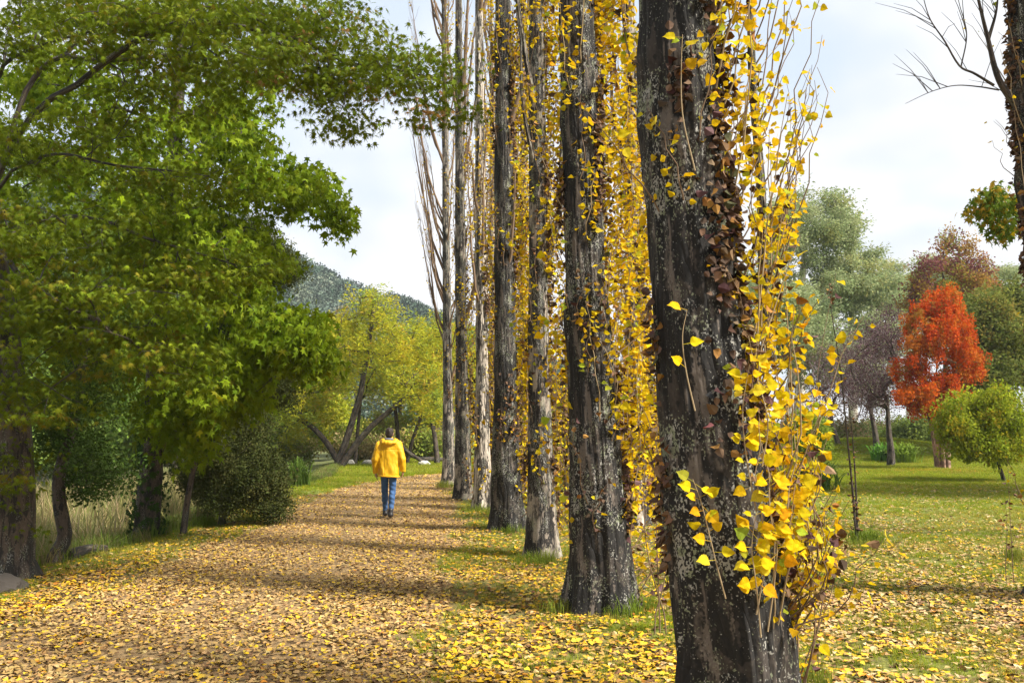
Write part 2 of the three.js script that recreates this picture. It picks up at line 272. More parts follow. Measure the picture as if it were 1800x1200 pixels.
// ---------------------------------------------------------------- ground, path, water, hill
{
  const nx = 300, nz = 330, b = new Buf(), col = [];
  const X = (u) => u * 10 + Math.sign(u) * Math.pow(Math.abs(u), 5) * 420, Z = (t) => 8 - (t * 58 + Math.pow(t, 6) * 640);
  const soil = [0.29, 0.19, 0.088], grassC = [0.16, 0.21, 0.022], duff = [0.16, 0.10, 0.035], bank = [0.10, 0.115, 0.035], mud = [0.085, 0.075, 0.04], c = [0, 0, 0];
  for (let j = 0; j <= nz; j++) for (let i = 0; i <= nx; i++) {
    const x = X(i / nx * 2 - 1), z = Z(j / nz), y = ground(x, z); b.p.push(x, y, z); b.n.push(0, 1, 0); b.uv.push(x, z);
    const l = litterShare(x, z), p = pathMask(x, z), n = fbm(x * 1.7, 2.2, z * 1.7, 3);
    mixc(c, grassC, duff, clamp(l * 0.9 + (n - 0.5) * 0.5, 0, 1)); mixc(c, c, soil, p * 0.9);
    const s = bankX(z) - x; if (s > -0.2) mixc(c, c, bank, sstep(-0.2, 0.8, s) * 0.8); if (y < WATER_Y + 0.1) mixc(c, c, mud, 0.8);
    const k = 0.8 + 0.4 * n; col.push(c[0] * k, c[1] * k, c[2] * k);
  }
  for (let j = 0; j < nz; j++) for (let i = 0; i < nx; i++) { const a = j * (nx + 1) + i, q = a + nx + 1; b.i.push(a, a + 1, q, a + 1, q + 1, q); }
  const g = b.geo(true); g.setAttribute('color', new THREE.Float32BufferAttribute(col, 3));
  const grain = dataTex(1024, 1024, (u, v, o) => { const a = tfbm(u, v, 40, 40, 900, 4), f = tfbm(u, v, 200, 200, 920, 2); const k = 0.35 + 0.9 * a * (0.45 + f); o[0] = clamp(k * 1.05, 0, 1); o[1] = clamp(k, 0, 1); o[2] = clamp(k * 0.92, 0, 1); }, true, 1);
  grain.repeat.set(0.5, 0.5);
  const bump = dataTex(512, 512, (u, v, o) => { o[0] = o[1] = o[2] = tfbm(u, v, 48, 48, 950, 3); }, false); bump.repeat.set(0.5, 0.5);
  const gm = new THREE.MeshStandardMaterial({ map: grain, bumpMap: bump, bumpScale: 0.03, vertexColors: true, roughness: 1 });
  const o = mesh('ground', g, gm, scene); tag(o, 'grass and earth ground under the fallen leaves', 'ground', null, 'structure');
  // river
  const wb = new Buf(); const w0 = [[-5.5, 6], [-9, -22], [-9.5, -40], [-13, -75]], w1 = [[-45, 6], [-45, -22], [-48, -40], [-60, -75]];
  for (let k = 0; k < 4; k++) { wb.p.push(w0[k][0], WATER_Y, w0[k][1], w1[k][0], WATER_Y, w1[k][1]); wb.n.push(0, 1, 0, 0, 1, 0); wb.uv.push(w0[k][0], w0[k][1], w1[k][0], w1[k][1]); if (k < 3) { const a = k * 2; wb.i.push(a, a + 2, a + 1, a + 1, a + 2, a + 3); } }
  const rip = dataTex(256, 256, (u, v, q) => { q[0] = q[1] = q[2] = tfbm(u, v, 8, 8, 970, 4); }, false); rip.repeat.set(0.4, 0.4);
  const wm = new THREE.MeshPhysicalMaterial({ color: new THREE.Color().setRGB(0.055, 0.06, 0.025), roughness: 0.12, bumpMap: rip, bumpScale: 0.02, ior: 1.33 });
  tag(mesh('river', wb.geo(), wm, scene), 'still brown green river below the left bank', 'river', null, 'structure');
}
function hillHeight(x, z) {
  const d = -z; const pxl = CX + F * x / 330; // ridge heights for the skyline
  const key = [[-700, 30], [-200, 78], [100, 96], [330, 92], [450, 79], [500, 72.5], [560, 65], [620, 58.5], [680, 53], [740, 50], [790, 46], [900, 36], [1100, 18], [1350, 4], [2000, 0]];
  let r = 0; if (pxl <= key[0][0]) r = 30; else for (let k = 0; k < key.length - 1; k++) if (pxl >= key[k][0] && pxl <= key[k + 1][0]) r = lerp(key[k][1], key[k + 1][1], (pxl - key[k][0]) / (key[k + 1][0] - key[k][0]));
  return (r - 8) * sstep(130, 330, d) * (1 - 0.5 * sstep(340, 520, d)) + (fbm(x * 0.02, 1.5, z * 0.02, 4) - 0.5) * 10 * sstep(140, 200, d) - 4 + 4 * sstep(130, 160, d);
}
{
  const b = new Buf(), nx = 90, nz = 60;
  for (let j = 0; j <= nz; j++) for (let i = 0; i <= nx; i++) { const x = lerp(-420, 320, i / nx), z = lerp(-120, -520, j / nz); b.p.push(x, hillHeight(x, z), z); b.n.push(0, 1, 0); b.uv.push(x, z); }
  for (let j = 0; j < nz; j++) for (let i = 0; i < nx; i++) { const a = j * (nx + 1) + i, q = a + nx + 1; b.i.push(a, a + 1, q, a + 1, q + 1, q); }
  tag(mesh('hill', b.geo(true), plain(0.05, 0.06, 0.04, 1), scene), 'wooded hill rising behind the valley', 'hill', null, 'structure');
  const R = rng(31), c = new Copies();
  for (let k = 0; k < 9000; k++) {
    const z = lerp(-150, -420, R()), x = lerp(-0.62, 0.12, R()) * -z, y = hillHeight(x, z), dark = fbm(x * 0.05, 2.2, z * 0.05, 2) > 0.56 || R() < 0.15;
    const s = dark ? 5 + 6 * R() : 4 + 6 * R() * R() + 1.5; const tall = dark ? 1.25 : 0.95;
    c.add(V(x, y + s * 0.35, z), V(gauss(R) * 0.15, tall, gauss(R) * 0.15), V(R() - 0.5, 0, R() - 0.5), s, jit(R, dark ? [0.06, 0.095, 0.065] : pick(R, [[3, [0.125, 0.165, 0.125]], [2, [0.165, 0.195, 0.14]], [1, [0.10, 0.14, 0.10]]]), 0.22));
  }
  tag(c.build('hillside_forest', G.crown, M.far, scene), 'grey green eucalypt forest covering the far hillside', 'forest', null, 'stuff');
}

// ---------------------------------------------------------------- tree skeletons
// Branches reach for target points inside the crown; every branch is as thick as what it carries.
function skeleton(trunk, targets, o = {}) {
  const R = rng(o.seed || 1), nodes = [];
  trunk.forEach((p, k) => nodes.push({ p, par: k - 1, dir: (k ? p.clone().sub(trunk[k - 1]) : trunk[1].clone().sub(p)).normalize(), r: 0, ok: k >= (o.clear || 1), trunk: true }));
  for (const s of o.stems || []) { let par = s.from; s.pts.forEach((p) => { const q = nodes[par].p; nodes.push({ p, par, dir: p.clone().sub(q).normalize(), r: 0, ok: true, stem: true }); par = nodes.length - 1; }); }
  const tr = nodes.slice(); const near = (t) => { let d = 1e9; for (const n of tr) d = Math.min(d, n.p.distanceTo(t)); return d; };
  const list = targets.map((t) => ({ t, d: near(t) })).sort((a, b) => a.d - b.d);
  const step = o.step || 0.45, pen = o.pen ?? 0.9, curve = o.curve ?? 0.5, wob = o.wob ?? 0.06, sag = o.sag || 0;
  const tips = [];
  for (const { t } of list) {
    let best = -1, cost = 1e9;
    for (let k = 0; k < nodes.length; k++) { const n = nodes[k]; if (!n.ok) continue; const dx = t.x - n.p.x, dy = t.y - n.p.y, dz = t.z - n.p.z, l = Math.sqrt(dx * dx + dy * dy + dz * dz) + 1e-4; const cs = (dx * n.dir.x + dy * n.dir.y + dz * n.dir.z) / l; const q = l * (1 + pen * (1 - cs)) + (o.up ? Math.max(0, -dy) * o.up : 0); if (q < cost) { cost = q; best = k; } }
    const n = nodes[best], L = n.p.distanceTo(t), m = Math.max(2, Math.ceil(L / step)), m0 = n.dir.clone().multiplyScalar(L * curve).add(t.clone().sub(n.p).multiplyScalar(1 - curve)), m1 = t.clone().sub(n.p).add(V(0, -sag * L, 0));
    let par = best, prev = n.p;
    for (let k = 1; k <= m; k++) {
      const s = k / m, s2 = s * s, s3 = s2 * s; const p = n.p.clone().multiplyScalar(2 * s3 - 3 * s2 + 1).addScaledVector(m0, s3 - 2 * s2 + s).addScaledVector(t, -2 * s3 + 3 * s2).addScaledVector(m1, s3 - s2);
      if (k < m) p.add(V(gauss(R), gauss(R), gauss(R)).multiplyScalar(wob * Math.min(L, 1.5)));
      nodes.push({ p, par, dir: p.clone().sub(prev).normalize(), r: 0, ok: true }); prev = p; par = nodes.length - 1;
    }
    tips.push(par);
  }
  const e = o.exp || 2.3, r0 = o.tip || 0.006, acc = new Float64Array(nodes.length), kids = nodes.map(() => []);
  for (let k = nodes.length - 1; k >= 0; k--) { const n = nodes[k]; n.r = Math.max(r0, Math.pow(acc[k], 1 / e)); if (n.par >= 0) { acc[n.par] += Math.pow(n.r * (n.trunk ? 1 : 1.004), e); kids[n.par].push(k); } }
  if (o.trunkR) trunk.forEach((p, k) => { nodes[k].r = Math.max(nodes[k].r * 0.6, lerp(o.trunkR[0], o.trunkR[1], k / (trunk.length - 1))); });
  if (o.maxR) nodes.forEach((n) => { n.r = Math.min(n.r, o.maxR); });
  const chains = []; const start = (from, k) => { const pts = [], rad = []; if (from >= 0) { pts.push(nodes[from].p); rad.push(Math.min(nodes[from].r, nodes[k].r * 1.25)); } let c = k; while (c >= 0) { pts.push(nodes[c].p); rad.push(nodes[c].r); let nx = -1, br = -1; for (const q of kids[c]) { const pref = nodes[q].r + (nodes[q].trunk && nodes[c].trunk ? 9 : 0); if (pref > br) { br = pref; nx = q; } } for (const q of kids[c]) if (q !== nx) start(c, q); c = nx; } chains.push({ pts, rad, trunk: from < 0 }); };
  start(-1, 0);
  return { nodes, tips, chains };
}
function emit(root, sk, o) {   // trunk, the branches one can tell apart, and the twigs
  const tw = new Buf(), big = [];
  for (const c of sk.chains) {
    const r = Math.max(...c.rad);
    if (c.trunk) { const b = new Buf(); b.tube(c.pts, c.rad.map((q, k) => k === 0 ? q * (o.flare || 1.35) : q), 14, { shape: (t, l) => 1 + 0.06 * Math.sin(t * 3 + l) + 0.05 * (noise3(Math.cos(t) * 2 + 5, l * 1.2, Math.sin(t) * 2) - 0.5) }); mesh('trunk', b.geo(true), o.bark, root); }
    else if (r > (o.branchR || 0.03) && big.length < (o.maxBranches || 40)) big.push(c);
    else tw.tube(c.pts, c.rad, r > 0.03 ? 6 : r > 0.012 ? 4 : 3);
  }
  for (const c of big) mesh('branch', new Buf().tube(c.pts, c.rad, 8).geo(), o.bark, root);
  if (!tw.empty) mesh('twigs', tw.geo(), o.twig || M.twigDark, root, 'stuff');
}
// volumes given as [px, py, radius x px, radius y px, depth, depth radius m, how many]
function volumes(list, R, shell = 0.55) {
  const out = [];
  for (const [px, py, rx, ry, d, rz, n] of list) for (let k = 0; k < n; k++) {
    let v; do { v = V(R() * 2 - 1, R() * 2 - 1, R() * 2 - 1); } while (v.length() > 1 || (v.length() < shell && R() < 0.75));
    const p = at(px + v.x * rx, py + v.y * ry, d + v.z * rz); p.y = Math.max(p.y, ground(p.x, p.z) + 0.15); out.push(p);
  }
  return out;
}
function lineTo(pxs, depth, n) { return catmull(pxs.map(([x, y, d]) => at(x, y, d || depth)), n); }
function rooted(pts) { const p = pts[0].clone(); p.y = ground(p.x, p.z) - 0.12; return [p, ...pts]; }
const DOWN = V(0, -1, 0), UPV = V(0, 1, 0);
function foliage(R, sk, o) {   // leaf copies round the branch tips
  const c = new Copies();
  for (const t of sk.tips) {
    const p = sk.nodes[t].p, d = sk.nodes[t].dir, shade = o.colorAt ? o.colorAt(p, R) : pick(R, o.colors), n = Math.round(o.per * (0.6 + 0.8 * R()));
    for (let k = 0; k < n; k++) {
      const q = V(p.x + gauss(R) * o.spread[0], p.y + gauss(R) * o.spread[1] - (o.drop || 0) * R(), p.z + gauss(R) * o.spread[2]);
      if (q.y < ground(q.x, q.z) + 0.05) continue;
      const A = o.aim(R, d, q, p), N = o.face ? o.face(R) : V(R() - 0.5, R() - 0.2, R() - 0.5);
      c.add(q, A, N, lerp(o.size[0], o.size[1], R()), jit(R, R() < (o.mix || 0) ? pick(R, o.colors) : shade, 0.22, 0.07));
    }
  }
  return c;
}
const aimHang = (R) => V(gauss(R) * 0.9, -0.55 - R() * 0.5, gauss(R) * 0.9), aimAny = (R) => V(gauss(R), gauss(R), gauss(R) + 1e-3), aimOut = (R, d) => V(d.x + gauss(R) * 0.8, d.y * 0.4 - 0.2 + gauss(R) * 0.4, d.z + gauss(R) * 0.8), aimUp = (R, d) => V(gauss(R) * 0.25, 1, gauss(R) * 0.25);
function simpleTree(o) {   // a tree of the middle distance
  const R = rng(o.seed), root = thing(o.name, o.label, o.category, o.group);
  const sk = skeleton(rooted(o.trunk), volumes(o.vol, R, o.shell), { seed: o.seed + 1, ...o.sk });
  emit(root, sk, { bark: o.bark || M.barkBrown, twig: o.twig, branchR: o.branchR || 0.06, maxBranches: o.maxBranches || 14, flare: o.flare });
  const c = foliage(R, sk, o.leaf); if (c.n) c.build('foliage', o.leaf.geo, o.leaf.mat || M.far, root);
  return { root, sk, R };
}

// ---------------------------------------------------------------- poplars
const YEL = [[6, [0.80, 0.585, 0.010]], [1.5, [0.76, 0.46, 0.010]], [2, [0.72, 0.58, 0.02]], [0.5, [0.42, 0.48, 0.03]]], DEAD = [[3, [0.075, 0.045, 0.03]], [2, [0.14, 0.085, 0.05]], [1, [0.24, 0.12, 0.03]]];
function poplar(o) {
  const R = rng(o.seed), root = thing('poplar_tree', o.label, 'poplar tree', 'yellow leaved poplars planted in rows');
  // trunk: through the given pixels, then on up to its full height
  const pts = o.axis.map(([x, y]) => at(x, y, o.d)); const foot = pts[0].clone(); const g0 = ground(foot.x, foot.z); foot.y = g0 - 0.15; const first = foot.clone(); first.y = g0 + 0.3; first.lerp(pts[0], 0.35);
  const last = pts[pts.length - 1], dir = last.clone().sub(pts[pts.length - 2]).normalize(); dir.x *= 0.5; const H = o.height || 20;
  const line = catmull([foot, first, ...pts, last.clone().addScaledVector(dir, 3), V(last.x + dir.x * 4 , H, last.z)], 140);
  const rAt = (y) => { const t = clamp((y - g0) / H, 0, 1); const h = y - g0; return o.r * (1 - 0.22 * sstep(0, 3.2, h)) * Math.pow(1 - t, 0.75) + o.r * (o.flare ?? 0.28) * Math.exp(-Math.max(0, h) / 0.35) + 0.01; };
  const radii = line.map((p) => rAt(p.y)), seed = o.seed * 3.7, big = o.d < 10;
  let tp = line, tr = radii;
  if (big) { tp = catmull(line.filter((p) => p.y < 8), 420); tr = tp.map((p) => rAt(p.y)); }
  const amp = o.rough ?? 1;
  const shape = (t, l, p) => { const c = Math.cos(t), s = Math.sin(t); const fl = Math.exp(-Math.max(0, p.y - g0) / 0.5); const rid = Math.abs(noise3(c * 7 + seed + p.y * 0.6, p.y * 1.1, s * 7) - 0.5) * 2; return 1 + 0.10 * (noise3(c * 1.4 + seed, p.y * 0.8, s * 1.4) - 0.5) + amp * 0.12 * (rid - 0.4) + amp * 0.035 * (noise3(c * 22, p.y * 5, s * 22 + seed) - 0.5) + fl * 0.16 * Math.sin(t * 5 + seed) + (burl(p.y, t)); };
  const burls = []; for (let k = 0; k < 7; k++) burls.push([g0 + 0.8 + R() * 6, R() * 6.28, 0.06 + 0.08 * R()]);
  const burl = (y, t) => { let s = 0; for (const [by, bt, a] of burls) { const dy = (y - by) / 0.16, dt = Math.sin((t - bt) / 2) * 2 / 0.7; s += a * Math.exp(-dy * dy - dt * dt); } return s; };
  mesh('trunk', new Buf().tube(tp, tr, big ? 110 : 28, { shape }).geo(true), o.bark, root);
  if (big) { const up = line.filter((p) => p.y >= 7.9); mesh('upper_trunk', new Buf().tube(up, up.map((p) => rAt(p.y)), 12).geo(true), o.bark, root); }
  const axisAt = (y) => { for (let k = 1; k < line.length; k++) if (line[k].y >= y) { const a = line[k - 1], b = line[k]; return a.clone().lerp(b, clamp((y - a.y) / (b.y - a.y + 1e-6), 0, 1)); } return line[line.length - 1].clone(); };
  // shoots straight up from the trunk, with their leaves
  const leaves = new Copies(), dead = new Copies(), tw = new Buf(), shootParts = [];
  const top = Math.min(o.d < 24.5 ? 8.6 : H - 2, 1.65 + 0.56 * o.d + 0.5);
  for (let k = 0; k < o.shoots; k++) {
    const h0 = g0 + (o.h0 || 0.05) + Math.pow(R(), o.low || 1.05) * top, side = R() < (o.sided ?? 0.8), ang = side ? o.side + gauss(R) * 0.75 : R() * 6.28;
    const a = axisAt(h0), r = rAt(h0), out = V(Math.cos(ang), 0, Math.sin(ang)), off = r + 0.03 + (side ? Math.pow(R(), 1.5) * o.reach : R() * 0.10), L = 0.5 + R() * R() * 1.9;
    const P = [a.clone().addScaledVector(out, r * 0.85)], drift = V(gauss(R) * 0.24, 0, gauss(R) * 0.24), n = 7;
    for (let q = 1; q <= n; q++) { const s = q / n, y = h0 + s * L, c = axisAt(y); P.push(c.addScaledVector(out, lerp(r * 0.85, off, Math.min(1, s * 2.6)) + 0.08 * s * s).addScaledVector(drift, s * s).add(V(gauss(R) * 0.024, 0, gauss(R) * 0.024))); }
    const rad = P.map((p, q) => lerp(0.0065, 0.0018, q / n) * (o.d > 12 ? 1.5 : 1));
    if (o.d < 10 && L > 0.9 && shootParts.length < 70) shootParts.push(new Buf().tube(P, rad, 5).geo()); else tw.tube(P, rad, 3);
    const isDead = R() < (o.deadShare || 0.2), m = Math.round(L * (o.leafPerM || 17) * (0.15 + 2.3 * R() * R() + 0.25));
    for (let q = 0; q < m; q++) {
      const s = Math.pow((q + R()) / m, 0.85), f = s * n, k0 = Math.min(n - 1, Math.floor(f)), p = P[k0].clone().lerp(P[k0 + 1], f - k0), th = R() * 6.28, e = V(Math.cos(th), 0.15, Math.sin(th)), st = 0.02 + 0.05 * R() + (R() < 0.35 ? 0.06 * R() : 0); p.addScaledVector(e, st);
      const z = axisAt(p.y), rr = rAt(p.y); const dx = p.x - z.x, dz = p.z - z.z, dd = Math.hypot(dx, dz); if (dd < rr + 0.02) { p.x = z.x + dx / dd * (rr + 0.03); p.z = z.z + dz / dd * (rr + 0.03); }
      const A = V(e.x * 0.8 + gauss(R) * 0.5, -0.2 + gauss(R) * 0.7, e.z * 0.8 + gauss(R) * 0.5), N = V(e.x * 0.6 + gauss(R), 0.45 + gauss(R) * 0.5, e.z * 0.6 + gauss(R));
      const gone = isDead ? R() < 0.75 : R() < 0.1; if (gone && o.d < 25) dead.add(p, A, N, 0.045 + 0.03 * R(), jit(R, pick(R, DEAD))); else leaves.add(p, A, N, (o.leaf || 0.07) * (0.55 + 0.5 * R() + 0.6 * Math.pow(R(), 5)), jit(R, pick(R, YEL), 0.14, 0.06));
    }
  }
  // clusters of dead leaves caught on the knots
  for (let k = 0; k < (o.clusters || 0); k++) {
    const y = g0 + 0.7 + R() * Math.min(7, top - 1), ang = k % 6 === 5 ? 3.0 + gauss(R) * 0.3 : o.side + 0.75 + gauss(R) * 0.9, a = axisAt(y), r = rAt(y), w = 0.12 + 0.16 * R();
    for (let q = 0; q < 45; q++) { const t = ang + gauss(R) * w * 1.6, yy = y + gauss(R) * w * 1.4, c = axisAt(yy), e = V(Math.cos(t), 0, Math.sin(t)); dead.add(c.addScaledVector(e, rAt(yy) * 1.02 + 0.012 + 0.05 * R()), V(e.x * 0.5 + gauss(R) * 0.7, -0.5 + gauss(R) * 0.6, e.z * 0.5 + gauss(R) * 0.7), V(e.x + gauss(R), gauss(R), e.z + gauss(R)), 0.04 + 0.035 * R(), jit(R, pick(R, DEAD), 0.3)); }
  }
  for (const g of shootParts) mesh('shoot', g, M.twigTan, root);
  // steep limbs of the crown
  const limbs = [];
  for (let k = 0; k < o.limbs; k++) {
    const y = (o.limbFrom || 3.5) + R() * (H - 7), a = axisAt(y), r = rAt(y), ang = (o.limbSide !== undefined && R() < 0.6) ? o.limbSide + gauss(R) * 0.6 : R() * 6.28, out = V(Math.cos(ang), 0, Math.sin(ang)), L = 2.2 + R() * 4.2, lean = (o.limbs > 40 ? 0.12 : 0.05) + 0.10 * R(), P = [a.clone().addScaledVector(out, r * 0.4)], n = 9;
    for (let q = 1; q <= n; q++) { const s = q / n; P.push(a.clone().addScaledVector(out, r * 0.4 + L * lean * Math.pow(s, 0.75) + 0.12 * Math.min(1, s * 5)).add(V(gauss(R) * 0.03, s * L, gauss(R) * 0.03))); }
    limbs.push(P); const r0 = 0.012 + 0.0065 * L; const rad = P.map((p, q) => lerp(r0, 0.003, q / n)); if (o.d < 13 && k < 12) mesh('limb', new Buf().tube(P, rad, 7).geo(), o.bark, root); else tw.tube(P, rad, 5);
    const sub = Math.round(L * 3.2);
    for (let j = 0; j < sub; j++) {
      const s = 0.15 + 0.85 * R(), f = s * n, k0 = Math.min(n - 1, Math.floor(f)), p = P[k0].clone().lerp(P[k0 + 1], f - k0), th = ang + gauss(R) * 1.3, l = 0.35 + 0.9 * R(), e = V(Math.cos(th), 0, Math.sin(th)), Q = [p]; for (let q = 1; q <= 4; q++) Q.push(p.clone().addScaledVector(e, l * 0.3 * Math.pow(q / 4, 0.8)).add(V(gauss(R) * 0.02, l * q / 4, gauss(R) * 0.02)));
      tw.tube(Q, Q.map((_, q) => lerp(0.0045, 0.0016, q / 4) * (o.d > 16 ? 1.6 : 1)), 3);
      const m = Math.round((o.crownLeaf ?? 2.2) * (0.3 + 1.4 * R()));
      for (let q = 0; q < m; q++) { const s2 = R() * 4, c0 = Math.min(3, Math.floor(s2)), u = Q[c0].clone().lerp(Q[c0 + 1], s2 - c0).add(V(gauss(R) * 0.05, gauss(R) * 0.03, gauss(R) * 0.05)); leaves.add(u, V(gauss(R), -0.5, gauss(R)), V(gauss(R), 0.4, gauss(R)), 0.045 + 0.03 * R(), jit(R, pick(R, YEL), 0.14, 0.06)); }
    }
  }
  if (!tw.empty) mesh('twigs', tw.geo(), M.twigBrown, root, 'stuff');
  let rest = leaves; if (o.parts) rest = leafParts(leaves, o.parts, 'leaf', G.poplar, M.leafPoplar, 'p', root); rest.build('leaves', G.poplarB, M.leafPoplar, root);
  let rd = dead; if (o.deadParts) rd = leafParts(dead, o.deadParts, 'dead_leaf', G.litterB, M.dry, 'd', root); rd.build('dead_leaves', G.litterB, M.dry, root);
  return { root, axisAt, rAt };
}
const E = -0.62;   // most shoots stand on the sunny side
const P1 = poplar({ seed: 11, d: 4.9, axis: [[1292, 1150], [1262, 900], [1228, 600], [1205, 300], [1187, 0]], r: 0.315, bark: M.barkDark, side: 0.0, flare: 0.12, reach: 0.24, h0: 0.5, shoots: 130, sided: 0.92, leaf: 0.053, leafPerM: 23, clusters: 18, deadShare: 0.24, limbs: 9, limbSide: -0.3, limbFrom: 4.6, parts: 300, deadParts: 200, low: 1.75, label: 'thickest black barked poplar with lichen, trunk rising straight from leaves beside the path' });
poplar({ seed: 12, d: 8.2, axis: [[1056, 1000], [1046, 780], [1030, 500], [1019, 200], [1012, 0]], r: 0.275, bark: M.barkDark, side: E, reach: 0.62, shoots: 270, leaf: 0.066, leafPerM: 26, clusters: 16, deadShare: 0.26, limbs: 8, limbFrom: 5.5, limbSide: -0.4, parts: 300, deadParts: 100, low: 1.1, label: 'second poplar along the path, dark furrowed trunk with pale streaks at its flared foot' });
poplar({ seed: 13, d: 11.7, axis: [[953, 920], [948, 700], [946, 400], [943, 0]], r: 0.19, bark: M.barkMid, side: E, reach: 0.55, shoots: 220, leaf: 0.066, leafPerM: 22, clusters: 7, low: 1.1, limbs: 10, parts: 150, label: 'slim grey and black barked poplar, third along the path, with tall grass at its foot' });
poplar({ seed: 14, d: 14.5, axis: [[890, 890], [888, 600], [886, 300], [883, 0]], r: 0.255, bark: M.barkDark, side: E, reach: 0.55, shoots: 250, leaf: 0.068, leafPerM: 22, clusters: 14, deadShare: 0.32, low: 1.2, limbs: 10, label: 'fourth poplar along the path, broad dark trunk wrapped in brown dead leaves' });
poplar({ seed: 15, d: 18.7, axis: [[849, 860], [847, 600], [844, 300], [842, 0]], r: 0.19, bark: M.barkPale, side: E, reach: 0.5, shoots: 190, leaf: 0.068, leafPerM: 16, clusters: 5, low: 1.2, limbs: 12, label: 'fifth poplar along the path, narrow half pale trunk' });
poplar({ seed: 16, d: 21.2, axis: [[814, 850], [811, 600], [808, 300], [806, 0]], r: 0.205, bark: M.barkMid, side: E, reach: 0.4, shoots: 130, leaf: 0.062, leafPerM: 11, clusters: 3, limbs: 14, label: 'sixth poplar along the path, mottled grey trunk' });
poplar({ seed: 17, d: 27.0, axis: [[789, 830], [786, 600], [783, 300], [780, 0]], r: 0.20, bark: M.barkMid, side: E, reach: 0.35, shoots: 90, leaf: 0.06, leafPerM: 6, clusters: 2, limbs: 46, limbSide: 3.3, limbFrom: 3, crownLeaf: 0.6, height: 22, label: 'last poplar before the path bends, bare upright twigs on its open side' });
// the second line of poplars behind the first
poplar({ seed: 21, d: 15.5, axis: [[1118, 880], [1112, 500], [1106, 0]], r: 0.2, bark: M.barkPale, side: E, reach: 0.7, sided: 0.6, shoots: 330, leaf: 0.075, leafPerM: 26, low: 1.5, limbs: 14, label: 'poplar of the second line behind the gap between the two nearest trunks' });
poplar({ seed: 22, d: 19.5, axis: [[1010, 870], [1006, 500], [1068, 0]], r: 0.2, bark: M.barkPale, side: E, reach: 0.6, sided: 0.6, shoots: 280, leaf: 0.075, leafPerM: 24, low: 1.5, limbs: 14, label: 'poplar of the second line hidden behind the second trunk of the front row' });
poplar({ seed: 23, d: 24, axis: [[925, 860], [922, 500], [920, 0]], r: 0.22, bark: M.barkPale, side: E, reach: 0.6, sided: 0.6, shoots: 220, leaf: 0.075, leafPerM: 20, low: 1.4, limbs: 14, label: 'poplar of the second line behind the gap between the third and fourth trunks' });
poplar({ seed: 24, d: 30, axis: [[868, 850], [866, 500], [864, 0]], r: 0.22, bark: M.barkPale, side: E, reach: 0.5, sided: 0.6, shoots: 150, leaf: 0.075, leafPerM: 16, low: 1.3, limbs: 16, label: 'poplar of the second line behind the gap between the fourth and fifth trunks' });
// poplar at the edge of the lawn, its bare limb and its neighbour that stands off to the side
const PR = poplar({ seed: 31, d: 8.6, axis: [[1910, 1000], [1886, 700], [1838, 300], [1818, 0]], r: 0.38, bark: M.barkDark, side: 3.0, reach: 0.12, shoots: 34, sided: 0.5, leaf: 0.045, leafPerM: 5, clusters: 16, limbs: 6, limbFrom: 6, label: 'dark poplar at the lawn with a bare dead limb and clinging brown leaves' });
{
  const b = [[[1822, 240], [1790, 190], [1757, 140], [1738, 70], [1716, -20]], [[1757, 158], [1720, 152], [1680, 150], [1640, 160], [1592, 182]], [[1748, 150], [1712, 128], [1690, 118], [1660, 70], [1636, 34], [1622, -10]], [[1690, 118], [1700, 60], [1688, 10], [1680, -20]], [[1738, 70], [1752, 20], [1756, -20]]];
  const t = new Buf(), R = rng(5);
  b.forEach((pl, i) => { const pts = lineTo(pl, 8.6, 24), r0 = [0.05, 0.009, 0.015, 0.008, 0.02][i]; mesh('dead_limb', new Buf().tube(pts, pts.map((_, q) => lerp(r0, r0 * 0.25, q / 24)), 7).geo(), M.barkBrown, PR.root); for (let k = 0; k < 7; k++) { const s = pts[5 + Math.floor(R() * 18)], e = V(gauss(R) * 0.35 - 0.12, 0.15 + R() * 0.3, gauss(R) * 0.3), m = s.clone().addScaledVector(e, 0.5).add(V(0, 0.04, 0)); t.tube([s, m, s.clone().add(e)], [0.005, 0.0035, 0.0015], 4); } });
  mesh('twigs', t.geo(), M.twigDark, PR.root, 'stuff');
}
// the slim stem that stands up beside the thickest trunk
{
  const pl = [[1356, 640], [1343, 480], [1338, 330], [1324, 150], [1318, 0], [1314, -120]], pts = lineTo(pl, 5.35, 60), R = rng(8), tw = new Buf(), lv = new Copies();
  mesh('side_stem', new Buf().tube(pts, pts.map((_, q) => lerp(0.036, 0.02, q / 60)), 12, { shape: (t, l) => 1 + 0.2 * (noise3(Math.cos(t) * 2, l * 5, Math.sin(t) * 2) - 0.5) }).geo(true), M.barkMid, P1.root);
  for (let k = 0; k < 30; k++) {
    const p = pts[6 + Math.floor(R() * 52)], ang = gauss(R) * 1.0, L = 0.7 + 1.0 * R(), e = V(Math.cos(ang), 0, Math.sin(ang)), Q = [p]; for (let q = 1; q <= 8; q++) Q.push(p.clone().addScaledVector(e, (0.12 + 0.4 * R() * 0.3 + 0.16 * L) * Math.pow(q / 8, 0.7)).add(V(gauss(R) * 0.012, L * q / 8, gauss(R) * 0.012)));
    tw.tube(Q, Q.map((_, q) => lerp(0.006, 0.0015, q / 8)), 4);
    for (let j = 0; j < 13; j++) { const f = R() * 8, k0 = Math.min(7, Math.floor(f)), u = Q[k0].clone().lerp(Q[k0 + 1], f - k0), th = R() * 6.28, d = V(Math.cos(th), 0.2, Math.sin(th)); lv.add(u.clone().addScaledVector(d, 0.03), V(d.x + gauss(R) * 0.3, -0.3 + gauss(R) * 0.5, d.z), V(gauss(R), 0.5, gauss(R)), 0.025 + 0.035 * R(), jit(R, pick(R, YEL), 0.14)); }
  }
  mesh('twigs', tw.geo(), M.twigBrown, P1.root, 'stuff'); lv.build('leaves', G.poplar, M.leafPoplar, P1.root);
}
